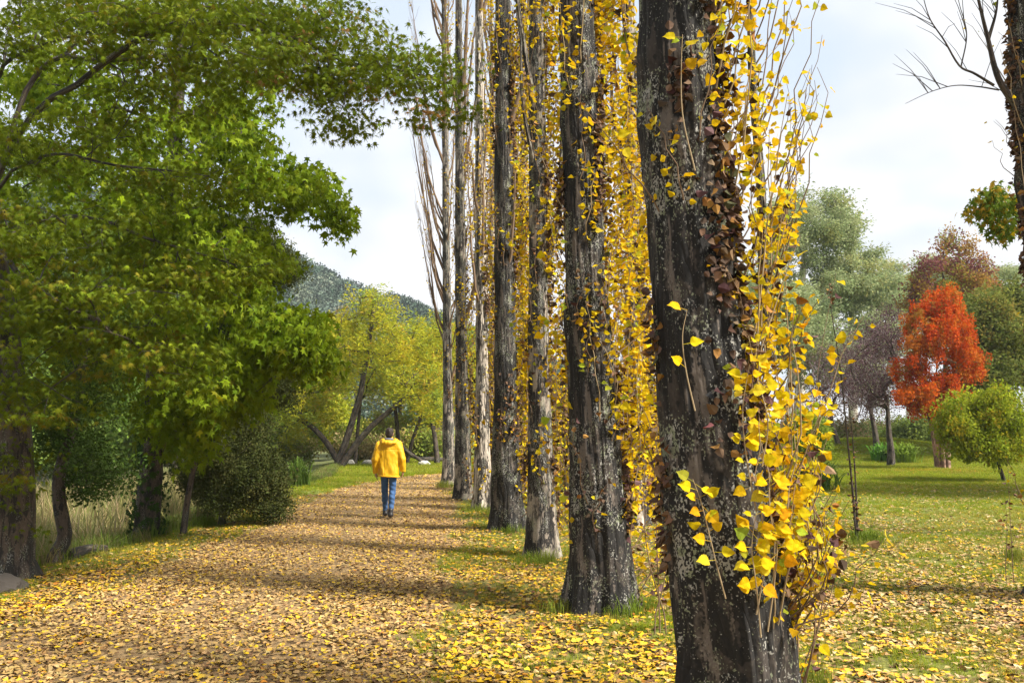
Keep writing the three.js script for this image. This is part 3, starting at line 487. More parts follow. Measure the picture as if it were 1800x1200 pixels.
{ // leafy sprigs on the near face of the thickest trunk
  const R = rng(9), lv = new Copies(), sp = [[[1276, 1052], [1262, 1000], [1246, 935], [1232, 880], [1218, 842]], [[1338, 1120], [1330, 1030], [1322, 960], [1330, 900]], [[1350, 1110], [1362, 1020], [1366, 950], [1352, 880], [1356, 830]], [[1330, 1080], [1348, 1000], [1384, 940], [1398, 850]], [[1222, 722], [1206, 650], [1200, 590], [1208, 545]], [[1222, 300], [1200, 200], [1198, 110], [1200, 60]], [[1330, 900], [1312, 800], [1306, 720], [1318, 640]], [[1340, 820], [1350, 740], [1330, 660], [1316, 590]]];
  sp.forEach((pl, i) => { const d = [4.46, 4.46, 4.5, 4.52, 4.5, 4.52, 4.52, 4.54][i], pts = lineTo(pl, d, 24); mesh('sprig', new Buf().tube(pts, pts.map((_, q) => lerp(0.0045, 0.0018, q / 24)), 5).geo(), M.twigTan, P1.root); const n = [13, 20, 26, 26, 3, 4, 18, 18][i]; for (let k = 0; k < n; k++) { const f = 23.9 * (i < 4 ? 0.3 + 0.7 * (k + R()) / n : R()), k0 = Math.floor(f), p = pts[k0].clone().lerp(pts[k0 + 1], f - k0), e = V((k % 2 ? 1 : -1) * (0.6 + 0.4 * R()), 0.1, 0.3 * gauss(R) + 0.25); const A = V(e.x, gauss(R) * 0.8 + 0.1, e.z).normalize(), sz = 0.045 + 0.035 * R(); p.addScaledVector(A, sz * 0.6); lv.add(p, A, V(gauss(R) * 1.1, 0.4 + gauss(R) * 0.5, 0.6), sz, jit(R, pick(R, YEL), 0.14)); } });
  lv.singles((c) => mesh('leaf', G.poplar, tinted(M.leafPoplar, 'p', c), P1.root));
}
// thin suckers by the foot of the poplars and the sapling on the lawn
function sucker(o) {
  const R = rng(o.seed), root = thing(o.name || 'poplar_sucker', o.label, o.category || 'sapling', o.group);
  const lv = new Copies(), dd = new Copies();
  for (const st of o.stems) {
    const q0 = at(st[0][0], st[0][1], o.d), pts = lineTo(st, o.d, 24); q0.y = ground(q0.x, q0.z) - 0.05; pts[0] = q0; mesh('stem', new Buf().tube(pts, pts.map((_, q) => lerp(o.r, o.r * 0.2, q / 24)), 6).geo(), o.mat || M.twigBrown, root);
    for (let k = 0; k < o.leaves; k++) { const f = 2 + Math.pow(R(), o.lowLeaf || 1) * 21.9, k0 = Math.floor(f), p = pts[k0].clone().lerp(pts[Math.min(24, k0 + 1)], f - k0), th = R() * 6.28, e = V(Math.cos(th), 0.1, Math.sin(th)); p.addScaledVector(e, 0.03 + 0.04 * R()); const A = V(e.x, -0.3 + gauss(R) * 0.4, e.z), N = V(gauss(R), 0.6, gauss(R)); if (R() < o.dead) dd.add(p, A, N, 0.04 + 0.025 * R(), jit(R, pick(R, DEAD))); else lv.add(p, A, N, 0.04 + 0.035 * R(), jit(R, pick(R, YEL), 0.14)); }
  }
  if (o.parts) { leafParts(lv, 90, 'leaf', G.poplar, M.leafPoplar, 'p', root).build('leaves', G.poplar, M.leafPoplar, root); leafParts(dd, 60, 'dead_leaf', G.litterB, M.dry, 'd', root).build('dead_leaves', G.litterB, M.dry, root); } else { lv.build('leaves', G.poplar, M.leafPoplar, root); dd.build('dead_leaves', G.litterB, M.dry, root); }
}
sucker({ seed: 41, d: 5.3, r: 0.006, leaves: 22, dead: 0.35, parts: true, stems: [[[1408, 1215], [1432, 1120], [1428, 980], [1424, 800], [1440, 640], [1470, 480]], [[1402, 1215], [1404, 1050], [1408, 880], [1396, 700]], [[1412, 1215], [1446, 1060], [1452, 960], [1455, 870]], [[1396, 1215], [1425, 1140], [1462, 1040], [1474, 980]]], label: 'thin leafy poplar suckers at the sunny foot of the thickest trunk' });
sucker({ seed: 42, d: 7.2, r: 0.006, leaves: 20, dead: 0.6, parts: true, stems: [[[1160, 1090], [1155, 960], [1152, 830], [1160, 700]], [[1172, 1092], [1140, 980], [1132, 880], [1138, 780]], [[1150, 1088], [1168, 1020], [1176, 930], [1170, 850]]], label: 'thin brown leaved suckers growing between the two nearest poplars' });
sucker({ seed: 43, name: 'poplar_sapling', d: 13, r: 0.02, leaves: 60, dead: 1, lowLeaf: 2.2, mat: M.barkBrown, stems: [[[1506, 948], [1499, 860], [1490, 770], [1478, 650], [1464, 560], [1458, 500]], [[1508, 948], [1506, 880], [1500, 780], [1492, 700]]], label: 'bare young sapling with brown leaves low on its stem, alone on the lawn' });
sucker({ seed: 44, d: 9.4, r: 0.005, leaves: 12, dead: 0.9, stems: [[[1782, 1010], [1776, 900], [1772, 800]], [[1768, 1000], [1771, 930], [1768, 880]]], label: 'wispy brown suckers beside the foot of the dark lawn poplar' });

// ---------------------------------------------------------------- trees on the river bank
const GREEN = [[3, [0.165, 0.235, 0.008]], [2, [0.215, 0.285, 0.012]], [1, [0.115, 0.175, 0.008]]];
{ // sweetgum
  const R = rng(51), root = thing('sweetgum_tree', 'tall green sweetgum on the river bank with ivy round its lower trunk', 'sweetgum tree');
  const trunk = rooted(lineTo([[256, 925], [262, 850], [270, 760], [275, 650], [285, 500], [300, 330], [310, 190], [315, 60], [316, -120], [318, -300]], 14, 28));
  const vol = volumes([[330, 300, 170, 130, 13.6, 2.4, 95], [500, 325, 105, 40, 13.4, 1.2, 36], [400, 230, 75, 50, 13.6, 1.6, 26], [340, 500, 170, 130, 13.4, 2.4, 110], [520, 590, 66, 52, 12.8, 1.1, 44], [425, 440, 45, 60, 13.0, 1.2, 26], [300, 660, 160, 90, 13.5, 2.2, 70], [120, 420, 170, 240, 14.5, 2.2, 90], [430, 640, 60, 70, 13, 1.2, 26], [250, -200, 230, 200, 14.5, 3, 70], [250, 110, 280, 120, 14.5, 2.4, 110], [80, 250, 160, 150, 15, 2.2, 50], [330, 740, 70, 50, 13.2, 1.0, 18], [590, 375, 22, 18, 13.2, 0.4, 8], [545, 620, 35, 30, 12.7, 0.5, 14]], R, 0.5);
  const sk = skeleton(trunk, vol, { seed: 52, clear: 7, trunkR: [0.2, 0.07], tip: 0.006, exp: 2.4, pen: 0.7, sag: 0.35, step: 0.4 });
  emit(root, sk, { bark: M.barkBrown, twig: M.twigDark, branchR: 0.03, maxBranches: 30 });
  const c = foliage(R, sk, { per: 40, spread: [0.25, 0.20, 0.25], drop: 0.2, size: [0.095, 0.17], colors: GREEN, mix: 0.3, aim: aimHang, face: (r) => V(gauss(r) * 0.7, 0.65, gauss(r) * 0.7) });
  leafParts(c, 300, 'leaf', G.gum, M.leafGum, 'g', root).build('foliage', G.gum, M.leafGum, root);
  const iv = new Copies(); for (let k = 0; k < 420; k++) { const y = -0.1 + Math.pow(R(), 1.3) * 2.2, b = trunk.reduce((m, p) => Math.abs(p.y - y) < Math.abs(m.y - y) ? p : m), th = R() * 6.28, r = 0.2 + 0.16 * R(), e = V(Math.cos(th), 0, Math.sin(th)); iv.add(V(b.x + e.x * r, Math.max(y, ground(b.x, b.z) + 0.05), b.z + e.z * r), V(gauss(R) * 0.5, -0.8, gauss(R) * 0.5), e, 0.08 + 0.06 * R(), jit(R, [0.035, 0.07, 0.014])); }
  iv.build('ivy', G.gum, M.leafThick, root);
}
{ // maple whose boughs reach over the path
  const R = rng(61), root = thing('maple_tree', 'green maple at the bank whose long low boughs reach over the path', 'maple tree');
  const trunk = rooted(lineTo([[8, 985], [14, 850], [10, 700], [-4, 560], [-22, 430], [-30, 330]], 9.9, 14));
  const K = trunk.length - 1, stem = (from, pl) => ({ from, pts: catmull(pl.map(([x, y, d]) => at(x, y, d)), 16) });
  const stems = [stem(K, [[-20, 270, 9.8], [0, 122, 9.4], [50, 88, 9.2], [100, 70, 9.1], [180, 48, 9.0], [235, 20, 8.9], [280, -12, 8.8]]),
    stem(K - 1, [[20, 255, 9.6], [70, 185, 9.3], [130, 152, 9.0], [180, 112, 8.9], [250, 65, 8.8], [330, 36, 8.6], [420, 46, 8.5], [480, 60, 8.5], [560, 82, 8.4], [610, 112, 8.4], [690, 120, 8.4], [770, 140, 8.5]]),
    stem(K - 1, [[10, 262, 9.9], [50, 150, 9.9], [100, 100, 9.8], [180, 108, 9.6], [300, 97, 9.4], [380, 107, 9.3], [470, 125, 9.2], [545, 122, 9.1]]),
    stem(K - 2, [[30, 480, 9.4], [90, 510, 9.0], [160, 560, 8.8], [230, 600, 8.7], [290, 655, 8.6]]),
    stem(K - 2, [[40, 400, 9.5], [110, 380, 9.1], [190, 390, 8.9], [260, 420, 8.8], [330, 440, 8.8], [430, 470, 8.9]]),
    stem(K - 1, [[20, 300, 9.4], [100, 270, 9.0], [200, 290, 8.9], [300, 300, 8.9], [370, 310, 9.0]])];
  const vol = volumes([[120, -150, 260, 100, 10, 2.4, 50], [120, 40, 200, 70, 9.6, 1.8, 100], [320, 15, 160, 40, 9.4, 1.6, 50], [480, 10, 160, 40, 9.0, 1.4, 34], [420, 60, 190, 70, 8.8, 1.4, 80], [600, 85, 120, 85, 8.6, 1.1, 56], [730, 125, 80, 60, 8.5, 0.8, 30], [775, 190, 50, 22, 8.5, 0.4, 9], [605, 180, 40, 60, 8.6, 0.5, 16], [560, 150, 60, 40, 8.6, 0.7, 16], [120, 230, 160, 70, 9.2, 1.3, 44], [330, 150, 170, 60, 9.2, 1.2, 40], [110, 400, 190, 60, 8.9, 1.2, 60], [210, 500, 200, 70, 8.8, 1.0, 60], [70, 560, 120, 80, 9.0, 1.0, 44], [250, 620, 120, 60, 8.7, 0.7, 34], [60, 690, 90, 60, 9.1, 0.8, 26], [380, 460, 120, 40, 8.9, 0.6, 26], [320, 320, 130, 40, 8.9, 0.8, 24], [30, 850, 50, 110, 9.6, 0.6, 16]], R, 0.3);
  const sk = skeleton(trunk, vol, { seed: 62, clear: 9, stems, trunkR: [0.29, 0.16], tip: 0.0042, exp: 2.35, pen: 0.8, sag: 0.25, step: 0.3, maxR: 0.3, wob: 0.05 });
  emit(root, sk, { bark: M.barkBrown, twig: M.twigDark, branchR: 0.016, maxBranches: 60, flare: 1.5 });
  const MG = [[4, [0.10, 0.137, 0.006]], [2, [0.15, 0.19, 0.008]], [0.5, [0.17, 0.15, 0.012]]], OR = [[2, [0.16, 0.18, 0.014]], [3, [0.125, 0.175, 0.012]], [0.4, [0.32, 0.18, 0.06]]];
  const c = foliage(R, sk, { per: 38, spread: [0.30, 0.05, 0.30], drop: 0.09, size: [0.065, 0.105], colors: MG, colorAt: (p, r) => { const [px] = toPixel(p.x, p.y, p.z); return pick(r, p.x > -2.6 && r() < 0.75 ? OR : MG); }, mix: 0.25, aim: (r) => V(gauss(r), -0.35 - 0.3 * r(), gauss(r)), face: (r) => V(gauss(r) * 0.45, 0.9, gauss(r) * 0.45) });
  c.build('foliage', G.maple, M.leafMaple, root);
}
// slender bank trees
simpleTree({ seed: 71, name: 'young_bank_tree', label: 'slender crooked trunk leaning on the bank beside the maple', category: 'tree', trunk: lineTo([[96, 975], [112, 945], [104, 890], [102, 840], [118, 780], [130, 740], [145, 640], [150, 520]], 11, 18), vol: [[150, 700, 80, 60, 11, 0.8, 26], [150, 560, 90, 90, 11.2, 0.9, 30], [120, 800, 60, 60, 11, 0.5, 14], [165, 830, 55, 40, 11, 0.4, 12]], sk: { clear: 7, trunkR: [0.095, 0.05], tip: 0.004, sag: 0.4 }, leaf: { geo: G.small, mat: M.leafThick, per: 12, spread: [0.2, 0.18, 0.2], size: [0.22, 0.36], colors: [[2, [0.05, 0.085, 0.016]], [1, [0.075, 0.12, 0.02]]], aim: aimHang, mix: 0.2 }, twig: M.twigDark, branchR: 0.02 });
simpleTree({ seed: 72, name: 'young_bank_tree', label: 'thin straight sapling leaning beside the ivy covered sweetgum', category: 'tree', trunk: lineTo([[322, 930], [330, 870], [342, 810], [352, 760], [368, 640]], 14, 12), vol: [[370, 640, 50, 60, 14, 0.7, 16]], sk: { clear: 6, trunkR: [0.055, 0.03], tip: 0.004 }, leaf: { geo: G.small, mat: M.leafThick, per: 12, spread: [0.25, 0.2, 0.25], size: [0.22, 0.36], colors: [[1, [0.045, 0.075, 0.018]]], aim: aimHang }, twig: M.twigDark });
// olive-like dark evergreens
const OLIVE = [[3, [0.052, 0.066, 0.016]], [2, [0.072, 0.083, 0.022]], [1, [0.10, 0.105, 0.03]]];
simpleTree({ seed: 73, name: 'evergreen_shrub', label: 'dark rounded evergreen shrub with small leaves spilling onto the path edge', category: 'shrub', trunk: lineTo([[390, 905], [392, 860], [400, 800], [405, 740]], 15.6, 10), vol: [[400, 830, 80, 75, 15.6, 0.9, 110], [455, 850, 45, 50, 15.6, 0.5, 44], [410, 740, 60, 60, 15.8, 0.7, 50], [352, 800, 45, 70, 15.6, 0.5, 30], [478, 888, 24, 20, 15.6, 0.25, 12]], shell: 0.4, sk: { clear: 1, trunkR: [0.06, 0.03], tip: 0.004 }, leaf: { geo: G.small, mat: M.leafThick, per: 16, spread: [0.19, 0.17, 0.19], size: [0.2, 0.34], colors: OLIVE, aim: aimAny, mix: 0.3 } });
simpleTree({ seed: 74, name: 'evergreen_tree', label: 'dark small leaved evergreen tree behind the sweetgum', category: 'tree', trunk: lineTo([[432, 872], [436, 800], [432, 720], [440, 600], [440, 480], [440, 410]], 20.5, 16), vol: [[440, 425, 45, 42, 20.5, 0.8, 50], [485, 472, 30, 34, 20.5, 0.6, 34], [430, 520, 60, 60, 20.5, 1, 40], [470, 660, 60, 55, 20.5, 0.9, 60], [420, 640, 60, 70, 20.6, 1, 44], [420, 760, 60, 60, 20.6, 1, 34]], sk: { clear: 5, trunkR: [0.13, 0.05], tip: 0.005 }, leaf: { geo: G.small, mat: M.leafThick, per: 18, spread: [0.26, 0.22, 0.26], size: [0.26, 0.42], colors: OLIVE, aim: aimAny, mix: 0.3 } });

// ---------------------------------------------------------------- willows and trees beyond the river
const WIL = [[3, [0.42, 0.40, 0.024]], [3, [0.34, 0.37, 0.028]], [2, [0.52, 0.44, 0.025]], [1.5, [0.24, 0.30, 0.04]], [0.6, [0.44, 0.30, 0.04]]];
function willow(seed, label, trunk, depth, vol, r, opt = {}) { return simpleTree({ seed, name: 'willow_tree', label, category: 'willow tree', group: 'yellow green willows by the river', trunk: lineTo(trunk, depth, 14), vol, shell: 0.3, bark: M.barkBrown, twig: M.twigDark, branchR: 0.07, sk: { clear: opt.clear || 5, trunkR: [r, r * 0.5], tip: 0.017, step: 0.8, pen: 0.7, curve: 0.6, maxR: r }, leaf: { geo: G.willow, mat: M.leaf, per: opt.per || 6, spread: [0.5, 0.36, 0.5], drop: 0.1, size: [0.5, 0.95], colors: opt.colors || WIL, mix: 0.35, aim: aimUp } }); }
willow(81, 'tall willow leaning right with a split crown above the walker', [[592, 816], [606, 780], [622, 730], [634, 690], [642, 640], [650, 590], [658, 530]], 41, [[655, 545, 34, 32, 41, 2, 26], [610, 600, 50, 50, 41, 2.5, 30], [690, 600, 55, 55, 41, 2.5, 36]], 0.187);
willow(82, 'willow with a dark trunk slanting far to the right behind the walker', [[600, 818], [622, 785], [650, 752], [678, 728], [700, 710], [722, 692], [740, 680]], 40.5, [[720, 670, 60, 40, 40.5, 2.5, 50], [750, 710, 30, 34, 40, 1.5, 16]], 0.173);
willow(83, 'willow with a trunk slanting to the left over the stony bank', [[594, 812], [575, 780], [550, 752], [525, 735], [500, 716], [478, 698]], 42, [[520, 700, 60, 50, 42, 2.5, 46], [560, 680, 55, 50, 42, 2.5, 32], [500, 750, 40, 30, 42, 2, 14]], 0.158);
willow(84, 'upright thin willow standing between the two slanting trunks', [[624, 814], [628, 760], [634, 700], [636, 650]], 43, [[640, 640, 60, 60, 43.5, 2.5, 44]], 0.108);
willow(85, 'forked dark willow rising just behind the walker', [[698, 806], [699, 770], [696, 730], [690, 690], [686, 650]], 46, [[690, 650, 60, 50, 46, 3, 54], [740, 640, 45, 50, 46, 3, 30]], 0.144);
willow(86, 'willow with sprawling thin limbs near the last poplar', [[716, 808], [726, 770], [738, 735], [748, 690], [752, 640]], 45, [[745, 640, 40, 60, 45, 2.5, 44], [760, 700, 30, 50, 45, 2, 26]], 0.108);
willow(87, 'stout willow trunk hard beside the last poplar', [[768, 806], [764, 770], [758, 730], [752, 690], [748, 630]], 44, [[755, 600, 40, 50, 44, 2.5, 36], [790, 650, 40, 60, 44, 2.5, 30]], 0.144);
const bigGreens = (seed, name, label, px, base, depth, vol, colors, opt = {}) => simpleTree({ seed, name, label, category: opt.category || 'tree', group: opt.group, trunk: lineTo(opt.trunk || [[px, base], [px + 3, base - (base - vol[0][1]) * 0.4], [px, vol[0][1]]], depth, 10), vol, shell: opt.shell ?? 0.5, bark: opt.bark || M.barkBrown, twig: opt.twig, branchR: 0.12, maxBranches: opt.maxBranches || 8, sk: { clear: opt.clear || 4, trunkR: [opt.r || 0.25, (opt.r || 0.25) * 0.35], tip: 0.014, step: 0.9, maxR: opt.r || 0.25, ...opt.sk }, leaf: { geo: opt.geo || G.tuft, mat: opt.mat || M.leaf, per: opt.per || 15, spread: opt.spread || [0.55, 0.42, 0.55], size: opt.size || [0.55, 1.0], colors, mix: 0.3, aim: opt.aim || aimAny } });
const YG = [[3, [0.40, 0.42, 0.03]], [2, [0.28, 0.35, 0.03]], [1, [0.50, 0.44, 0.03]]], FG = [[3, [0.17, 0.27, 0.05]], [2, [0.23, 0.32, 0.06]], [1, [0.28, 0.33, 0.05]]];
const farBank = 'trees beyond the river';
bigGreens(91, 'yellow_tree', 'bright yellow crowned tree beyond the willows', 600, 800, 62, [[600, 605, 42, 40, 62, 3, 44], [570, 640, 50, 55, 62, 3, 40]], [[2, [0.42, 0.38, 0.03]], [1, [0.32, 0.34, 0.03]]], { group: farBank });
bigGreens(92, 'green_tree', 'soft green rounded tree behind the tallest willow', 700, 800, 66, [[705, 635, 50, 46, 66, 4, 60], [740, 660, 50, 70, 66, 4, 50]], FG, { group: farBank });
bigGreens(93, 'green_tree', 'yellow green tree filling the gap before the last poplar', 765, 800, 58, [[765, 660, 45, 70, 58, 3.5, 60], [800, 640, 60, 70, 60, 4, 50]], YG, { group: farBank });
bigGreens(94, 'yellow_tree', 'low yellow green tree behind the slanting left willow', 520, 800, 56, [[520, 660, 70, 60, 56, 3.5, 60], [470, 700, 70, 60, 55, 3, 50], [560, 720, 80, 45, 57, 3, 40]], YG, { group: farBank });
bigGreens(95, 'green_tree', 'broad green tree on the far bank seen under the sweetgum', 330, 830, 42, [[330, 690, 110, 90, 42, 4, 80], [250, 760, 90, 50, 40, 3, 40], [400, 770, 80, 40, 41, 3, 36]], FG, { group: farBank });
bigGreens(96, 'green_tree', 'tall green tree on the far bank seen past the crooked trunk', 130, 830, 44, [[130, 640, 120, 140, 44, 4, 90], [200, 760, 90, 50, 42, 3, 36], [60, 760, 100, 60, 42, 3, 40]], FG, { group: farBank });
bigGreens(97, 'green_tree', 'green tree on the far bank beyond the maple trunk', -60, 830, 40, [[-40, 600, 140, 160, 40, 4, 90], [-10, 780, 90, 50, 39, 3, 30]], FG, { group: farBank });
bigGreens(98, 'green_tree', 'high crowned green tree on the far bank behind the sweetgum', 300, 830, 50, [[290, 480, 190, 130, 50, 5, 110], [120, 380, 180, 130, 50, 5, 90]], FG, { group: farBank, r: 0.4 });
bigGreens(100, 'river_shrub', 'olive scrub at the foot of the leftmost willow beside the tussock', 500, 806, 45, [[505, 790, 46, 18, 45, 1.2, 40]], [[2, [0.22, 0.26, 0.05]], [1, [0.32, 0.28, 0.09]]], { category: 'shrub', clear: 1, r: 0.05, size: [0.4, 0.7], spread: [0.4, 0.25, 0.4], per: 11 });
bigGreens(99, 'river_shrub', 'low yellow shrub on the stony bank below the willows', 545, 800, 47, [[545, 760, 28, 22, 47, 1.2, 22], [500, 778, 40, 18, 46, 1.5, 22]], [[2, [0.40, 0.40, 0.03]], [1, [0.2, 0.26, 0.04]]], { category: 'shrub', clear: 1, r: 0.06, size: [0.4, 0.7], spread: [0.4, 0.3, 0.4] });

// ---------------------------------------------------------------- trees round the lawn
const PLUM = [[3, [0.13, 0.075, 0.085]], [2, [0.09, 0.045, 0.055]], [1.5, [0.20, 0.14, 0.14]]];
const plumTree = (seed, label, trunk, depth, vol) => simpleTree({ seed, name: 'plum_tree', label, category: 'plum tree', group: 'purple leaved plum trees at the back of the lawn', trunk: lineTo(trunk, depth, 10), vol, shell: 0.35, bark: M.barkBrown, twig: M.twigGrey, branchR: 0.05, maxBranches: 16, sk: { clear: 3, trunkR: [0.22, 0.08], tip: 0.016, step: 0.6, pen: 1.1, maxR: 0.2, up: 0.3 }, leaf: { geo: G.thin, mat: M.leafThick, per: 4, spread: [0.36, 0.36, 0.36], size: [0.35, 0.65], colors: PLUM, mix: 0.3, aim: aimAny } });
plumTree(111, 'purple leaved plum tree with the sturdiest forked trunk, in front of strappy plants', [[1567, 820], [1567, 795], [1563, 760], [1560, 700]], 41, [[1545, 640, 60, 75, 41, 2.8, 120], [1570, 580, 40, 45, 41, 2, 50], [1515, 690, 50, 45, 41, 2.2, 40]]);
plumTree(112, 'purple leaved plum tree with a dark single trunk between its two neighbours', [[1541, 810], [1541, 780], [1535, 740], [1525, 700]], 46, [[1520, 640, 55, 70, 46, 2.8, 100], [1550, 700, 50, 40, 46, 2.4, 30]]);
plumTree(113, 'purple leaved plum tree with a leaning trunk beside the pale gum trees', [[1484, 804], [1476, 785], [1466, 755], [1460, 720]], 50, [[1465, 660, 55, 60, 50, 2.8, 100], [1440, 710, 40, 40, 50, 2.2, 36], [1500, 700, 45, 45, 50, 2.4, 30]]);
{ // red tree with several stems
  const base = at(1658, 826, 38), R = rng(121), stems = [];
  const tr = lineTo([[1658, 820], [1657, 790], [1655, 740], [1655, 660]], 38, 8);
  const o = simpleTree({ seed: 121, name: 'red_crape_myrtle', label: 'flame red tree with a fluted tan trunk on the lawn', category: 'red tree', trunk: tr, vol: [[1632, 600, 34, 62, 38, 1.5, 65], [1672, 585, 34, 62, 38, 1.5, 70], [1636, 540, 12, 22, 38, 0.6, 14], [1670, 528, 12, 22, 38, 0.6, 14], [1655, 560, 16, 24, 38, 0.6, 14], [1706, 640, 24, 34, 38, 1.2, 38], [1692, 600, 22, 40, 38, 1.1, 24], [1602, 650, 32, 40, 38, 1.2, 34], [1604, 700, 34, 10, 38, 1.2, 26], [1618, 722, 34, 8, 38, 1.2, 17], [1640, 700, 36, 34, 38, 1.2, 40], [1672, 690, 34, 34, 38, 1.2, 36], [1650, 680, 50, 30, 38, 1.6, 36], [1596, 590, 14, 30, 38, 0.8, 14], [1612, 560, 10, 22, 38, 0.6, 10]], shell: 0.3, bark: M.barkTan, twig: M.twigTan, branchR: 0.04, maxBranches: 14, sk: { clear: 3, trunkR: [0.16, 0.08], tip: 0.009, step: 0.6, pen: 1.5, maxR: 0.12, up: 0.8 }, leaf: { geo: G.flame, mat: M.leaf, per: 6, spread: [0.25, 0.18, 0.25], size: [0.28, 0.52], colors: [[4, [0.54, 0.085, 0.012]], [3, [0.60, 0.135, 0.014]], [2.4, [0.52, 0.17, 0.02]], [1.4, [0.34, 0.18, 0.03]], [0.8, [0.30, 0.04, 0.012]]], mix: 0.25, aim: aimUp } });
  for (let k = 0; k < 8; k++) { const a = k / 8 * 6.28 + 0.3, P = []; for (let q = 0; q <= 8; q++) { const s = q / 8; P.push(V(base.x + Math.cos(a) * (0.24 + 0.42 * s * s), ground(base.x, base.z) - 0.1 + s * 3.4, base.z + Math.sin(a) * (0.24 + 0.42 * s * s))); } mesh('stem', new Buf().tube(P, P.map((_, q) => lerp(0.10, 0.05, q / 8)), 8).geo(), M.barkTan, o.root); }
}
simpleTree({ seed: 122, name: 'small_green_tree', label: 'low spreading green tree with thin dark stems in front of the red tree', category: 'small tree', trunk: lineTo([[1765, 842], [1758, 820], [1748, 795], [1742, 770]], 29, 8), vol: [[1722, 740, 72, 56, 29, 1.4, 80], [1770, 745, 45, 60, 29, 1.2, 50], [1690, 775, 40, 26, 29, 0.9, 24], [1745, 790, 50, 18, 29, 0.9, 18], [1668, 748, 26, 26, 29, 0.7, 14]], shell: 0.35, bark: M.barkBrown, sk: { clear: 2, trunkR: [0.07, 0.035], tip: 0.006, step: 0.4, stems: [] }, branchR: 0.02, leaf: { geo: G.tuft, mat: M.leaf, per: 7, spread: [0.24, 0.18, 0.24], size: [0.3, 0.5], colors: [[3, [0.24, 0.29, 0.018]], [2, [0.31, 0.34, 0.02]], [1, [0.38, 0.31, 0.02]]], mix: 0.3, aim: (R) => V(gauss(R) * 0.3, 1, gauss(R) * 0.3) } });
const EUC = [[3, [0.28, 0.33, 0.15]], [2, [0.36, 0.40, 0.20]], [1, [0.20, 0.25, 0.12]], [0.6, [0.38, 0.38, 0.14]]], gums = 'pale trunked gum trees behind the lawn';
const euc = (seed, label, trunk, depth, vol, r, per = 22) => bigGreens(seed, 'gum_tree', label, 0, 0, depth, vol, EUC, { trunk, group: gums, category: 'gum tree', bark: M.barkWhite, twig: M.twigGrey, geo: G.gumtree, per, spread: [0.85, 0.5, 0.85], size: [0.8, 1.4], r, maxBranches: 12, shell: 0.5, aim: aimUp, sk: { up: 0.4, step: 1.2, tip: 0.02 } });
euc(131, 'tallest gum tree with a white trunk and a domed crown', [[1402, 800], [1406, 700], [1412, 600], [1410, 500], [1420, 400]], 70, [[1440, 375, 70, 42, 70, 4, 32], [1480, 400, 36, 40, 70, 3, 11], [1400, 440, 60, 50, 70, 4, 22], [1430, 520, 70, 60, 70, 4, 27], [1380, 380, 40, 50, 70, 4, 9]], 0.55);
euc(132, 'leaning gum tree with a forked white trunk beside the tallest one', [[1396, 800], [1386, 700], [1400, 620], [1380, 540], [1370, 480]], 64, [[1390, 560, 50, 70, 64, 4, 25], [1440, 620, 60, 60, 64, 4, 25], [1350, 520, 50, 80, 64, 4, 18]], 0.4);
euc(133, 'broad gum tree with sloping shoulders behind the plum trees', [[1500, 800], [1500, 700], [1496, 600], [1500, 500]], 76, [[1510, 480, 60, 50, 76, 5, 36], [1540, 560, 60, 80, 76, 5, 36], [1480, 580, 60, 90, 76, 5, 36], [1530, 660, 70, 50, 76, 5, 18]], 0.5);
euc(134, 'distant gum tree above the red tree, low feathery crown', [[1600, 790], [1598, 650], [1596, 500]], 95, [[1580, 490, 55, 40, 95, 6, 27], [1640, 480, 55, 35, 95, 6, 22], [1610, 560, 70, 60, 95, 6, 27]], 0.45);
euc(135, 'distant gum tree at the far edge behind the maroon maple', [[1780, 790], [1770, 650], [1765, 520]], 95, [[1760, 500, 50, 40, 95, 6, 18], [1800, 540, 60, 60, 95, 6, 22], [1700, 500, 50, 30, 95, 6, 14]], 0.45);
euc(136, 'thin far gum tree glimpsed low through the poplar shoots', [[1280, 800], [1285, 650], [1290, 560]], 80, [[1290, 560, 90, 110, 80, 6, 32], [1200, 620, 80, 120, 80, 6, 27]], 0.4);
bigGreens(141, 'autumn_maple', 'maroon and orange maple rising behind the red tree', 1660, 790, 56, [[1650, 490, 50, 40, 56, 2.5, 40], [1720, 490, 40, 40, 56, 2.5, 34], [1665, 425, 14, 18, 56, 0.6, 7], [1700, 440, 10, 18, 56, 0.6, 5], [1690, 540, 55, 45, 56, 3, 40], [1625, 530, 40, 40, 56, 2.5, 26]], [[3, [0.20, 0.075, 0.075]], [2, [0.34, 0.16, 0.07]], [2, [0.38, 0.23, 0.05]], [1.4, [0.26, 0.27, 0.04]]], { category: 'maple tree', per: 8, size: [0.45, 0.8], spread: [0.45, 0.45, 0.45] });
bigGreens(142, 'olive_green_tree', 'dense olive green tree between the red tree and the dark poplar', 1735, 800, 47, [[1735, 570, 48, 60, 47, 2.5, 90], [1725, 640, 45, 60, 47, 2.5, 70], [1775, 600, 45, 90, 47, 2.5, 80]], [[3, [0.15, 0.18, 0.035]], [2, [0.20, 0.21, 0.04]], [1, [0.28, 0.23, 0.045]]], { per: 15, size: [0.45, 0.85], spread: [0.5, 0.45, 0.5] });
bigGreens(143, 'yellow_shrub', 'light green shrub beside the suckers of the thickest poplar', 1428, 812, 33, [[1428, 775, 28, 30, 33, 0.9, 36], [1415, 750, 20, 20, 33, 0.7, 16]], [[1, [0.24, 0.30, 0.03]], [1, [0.17, 0.24, 0.03]]], { category: 'shrub', clear: 1, r: 0.05, size: [0.3, 0.5], spread: [0.25, 0.22, 0.25], per: 12 });
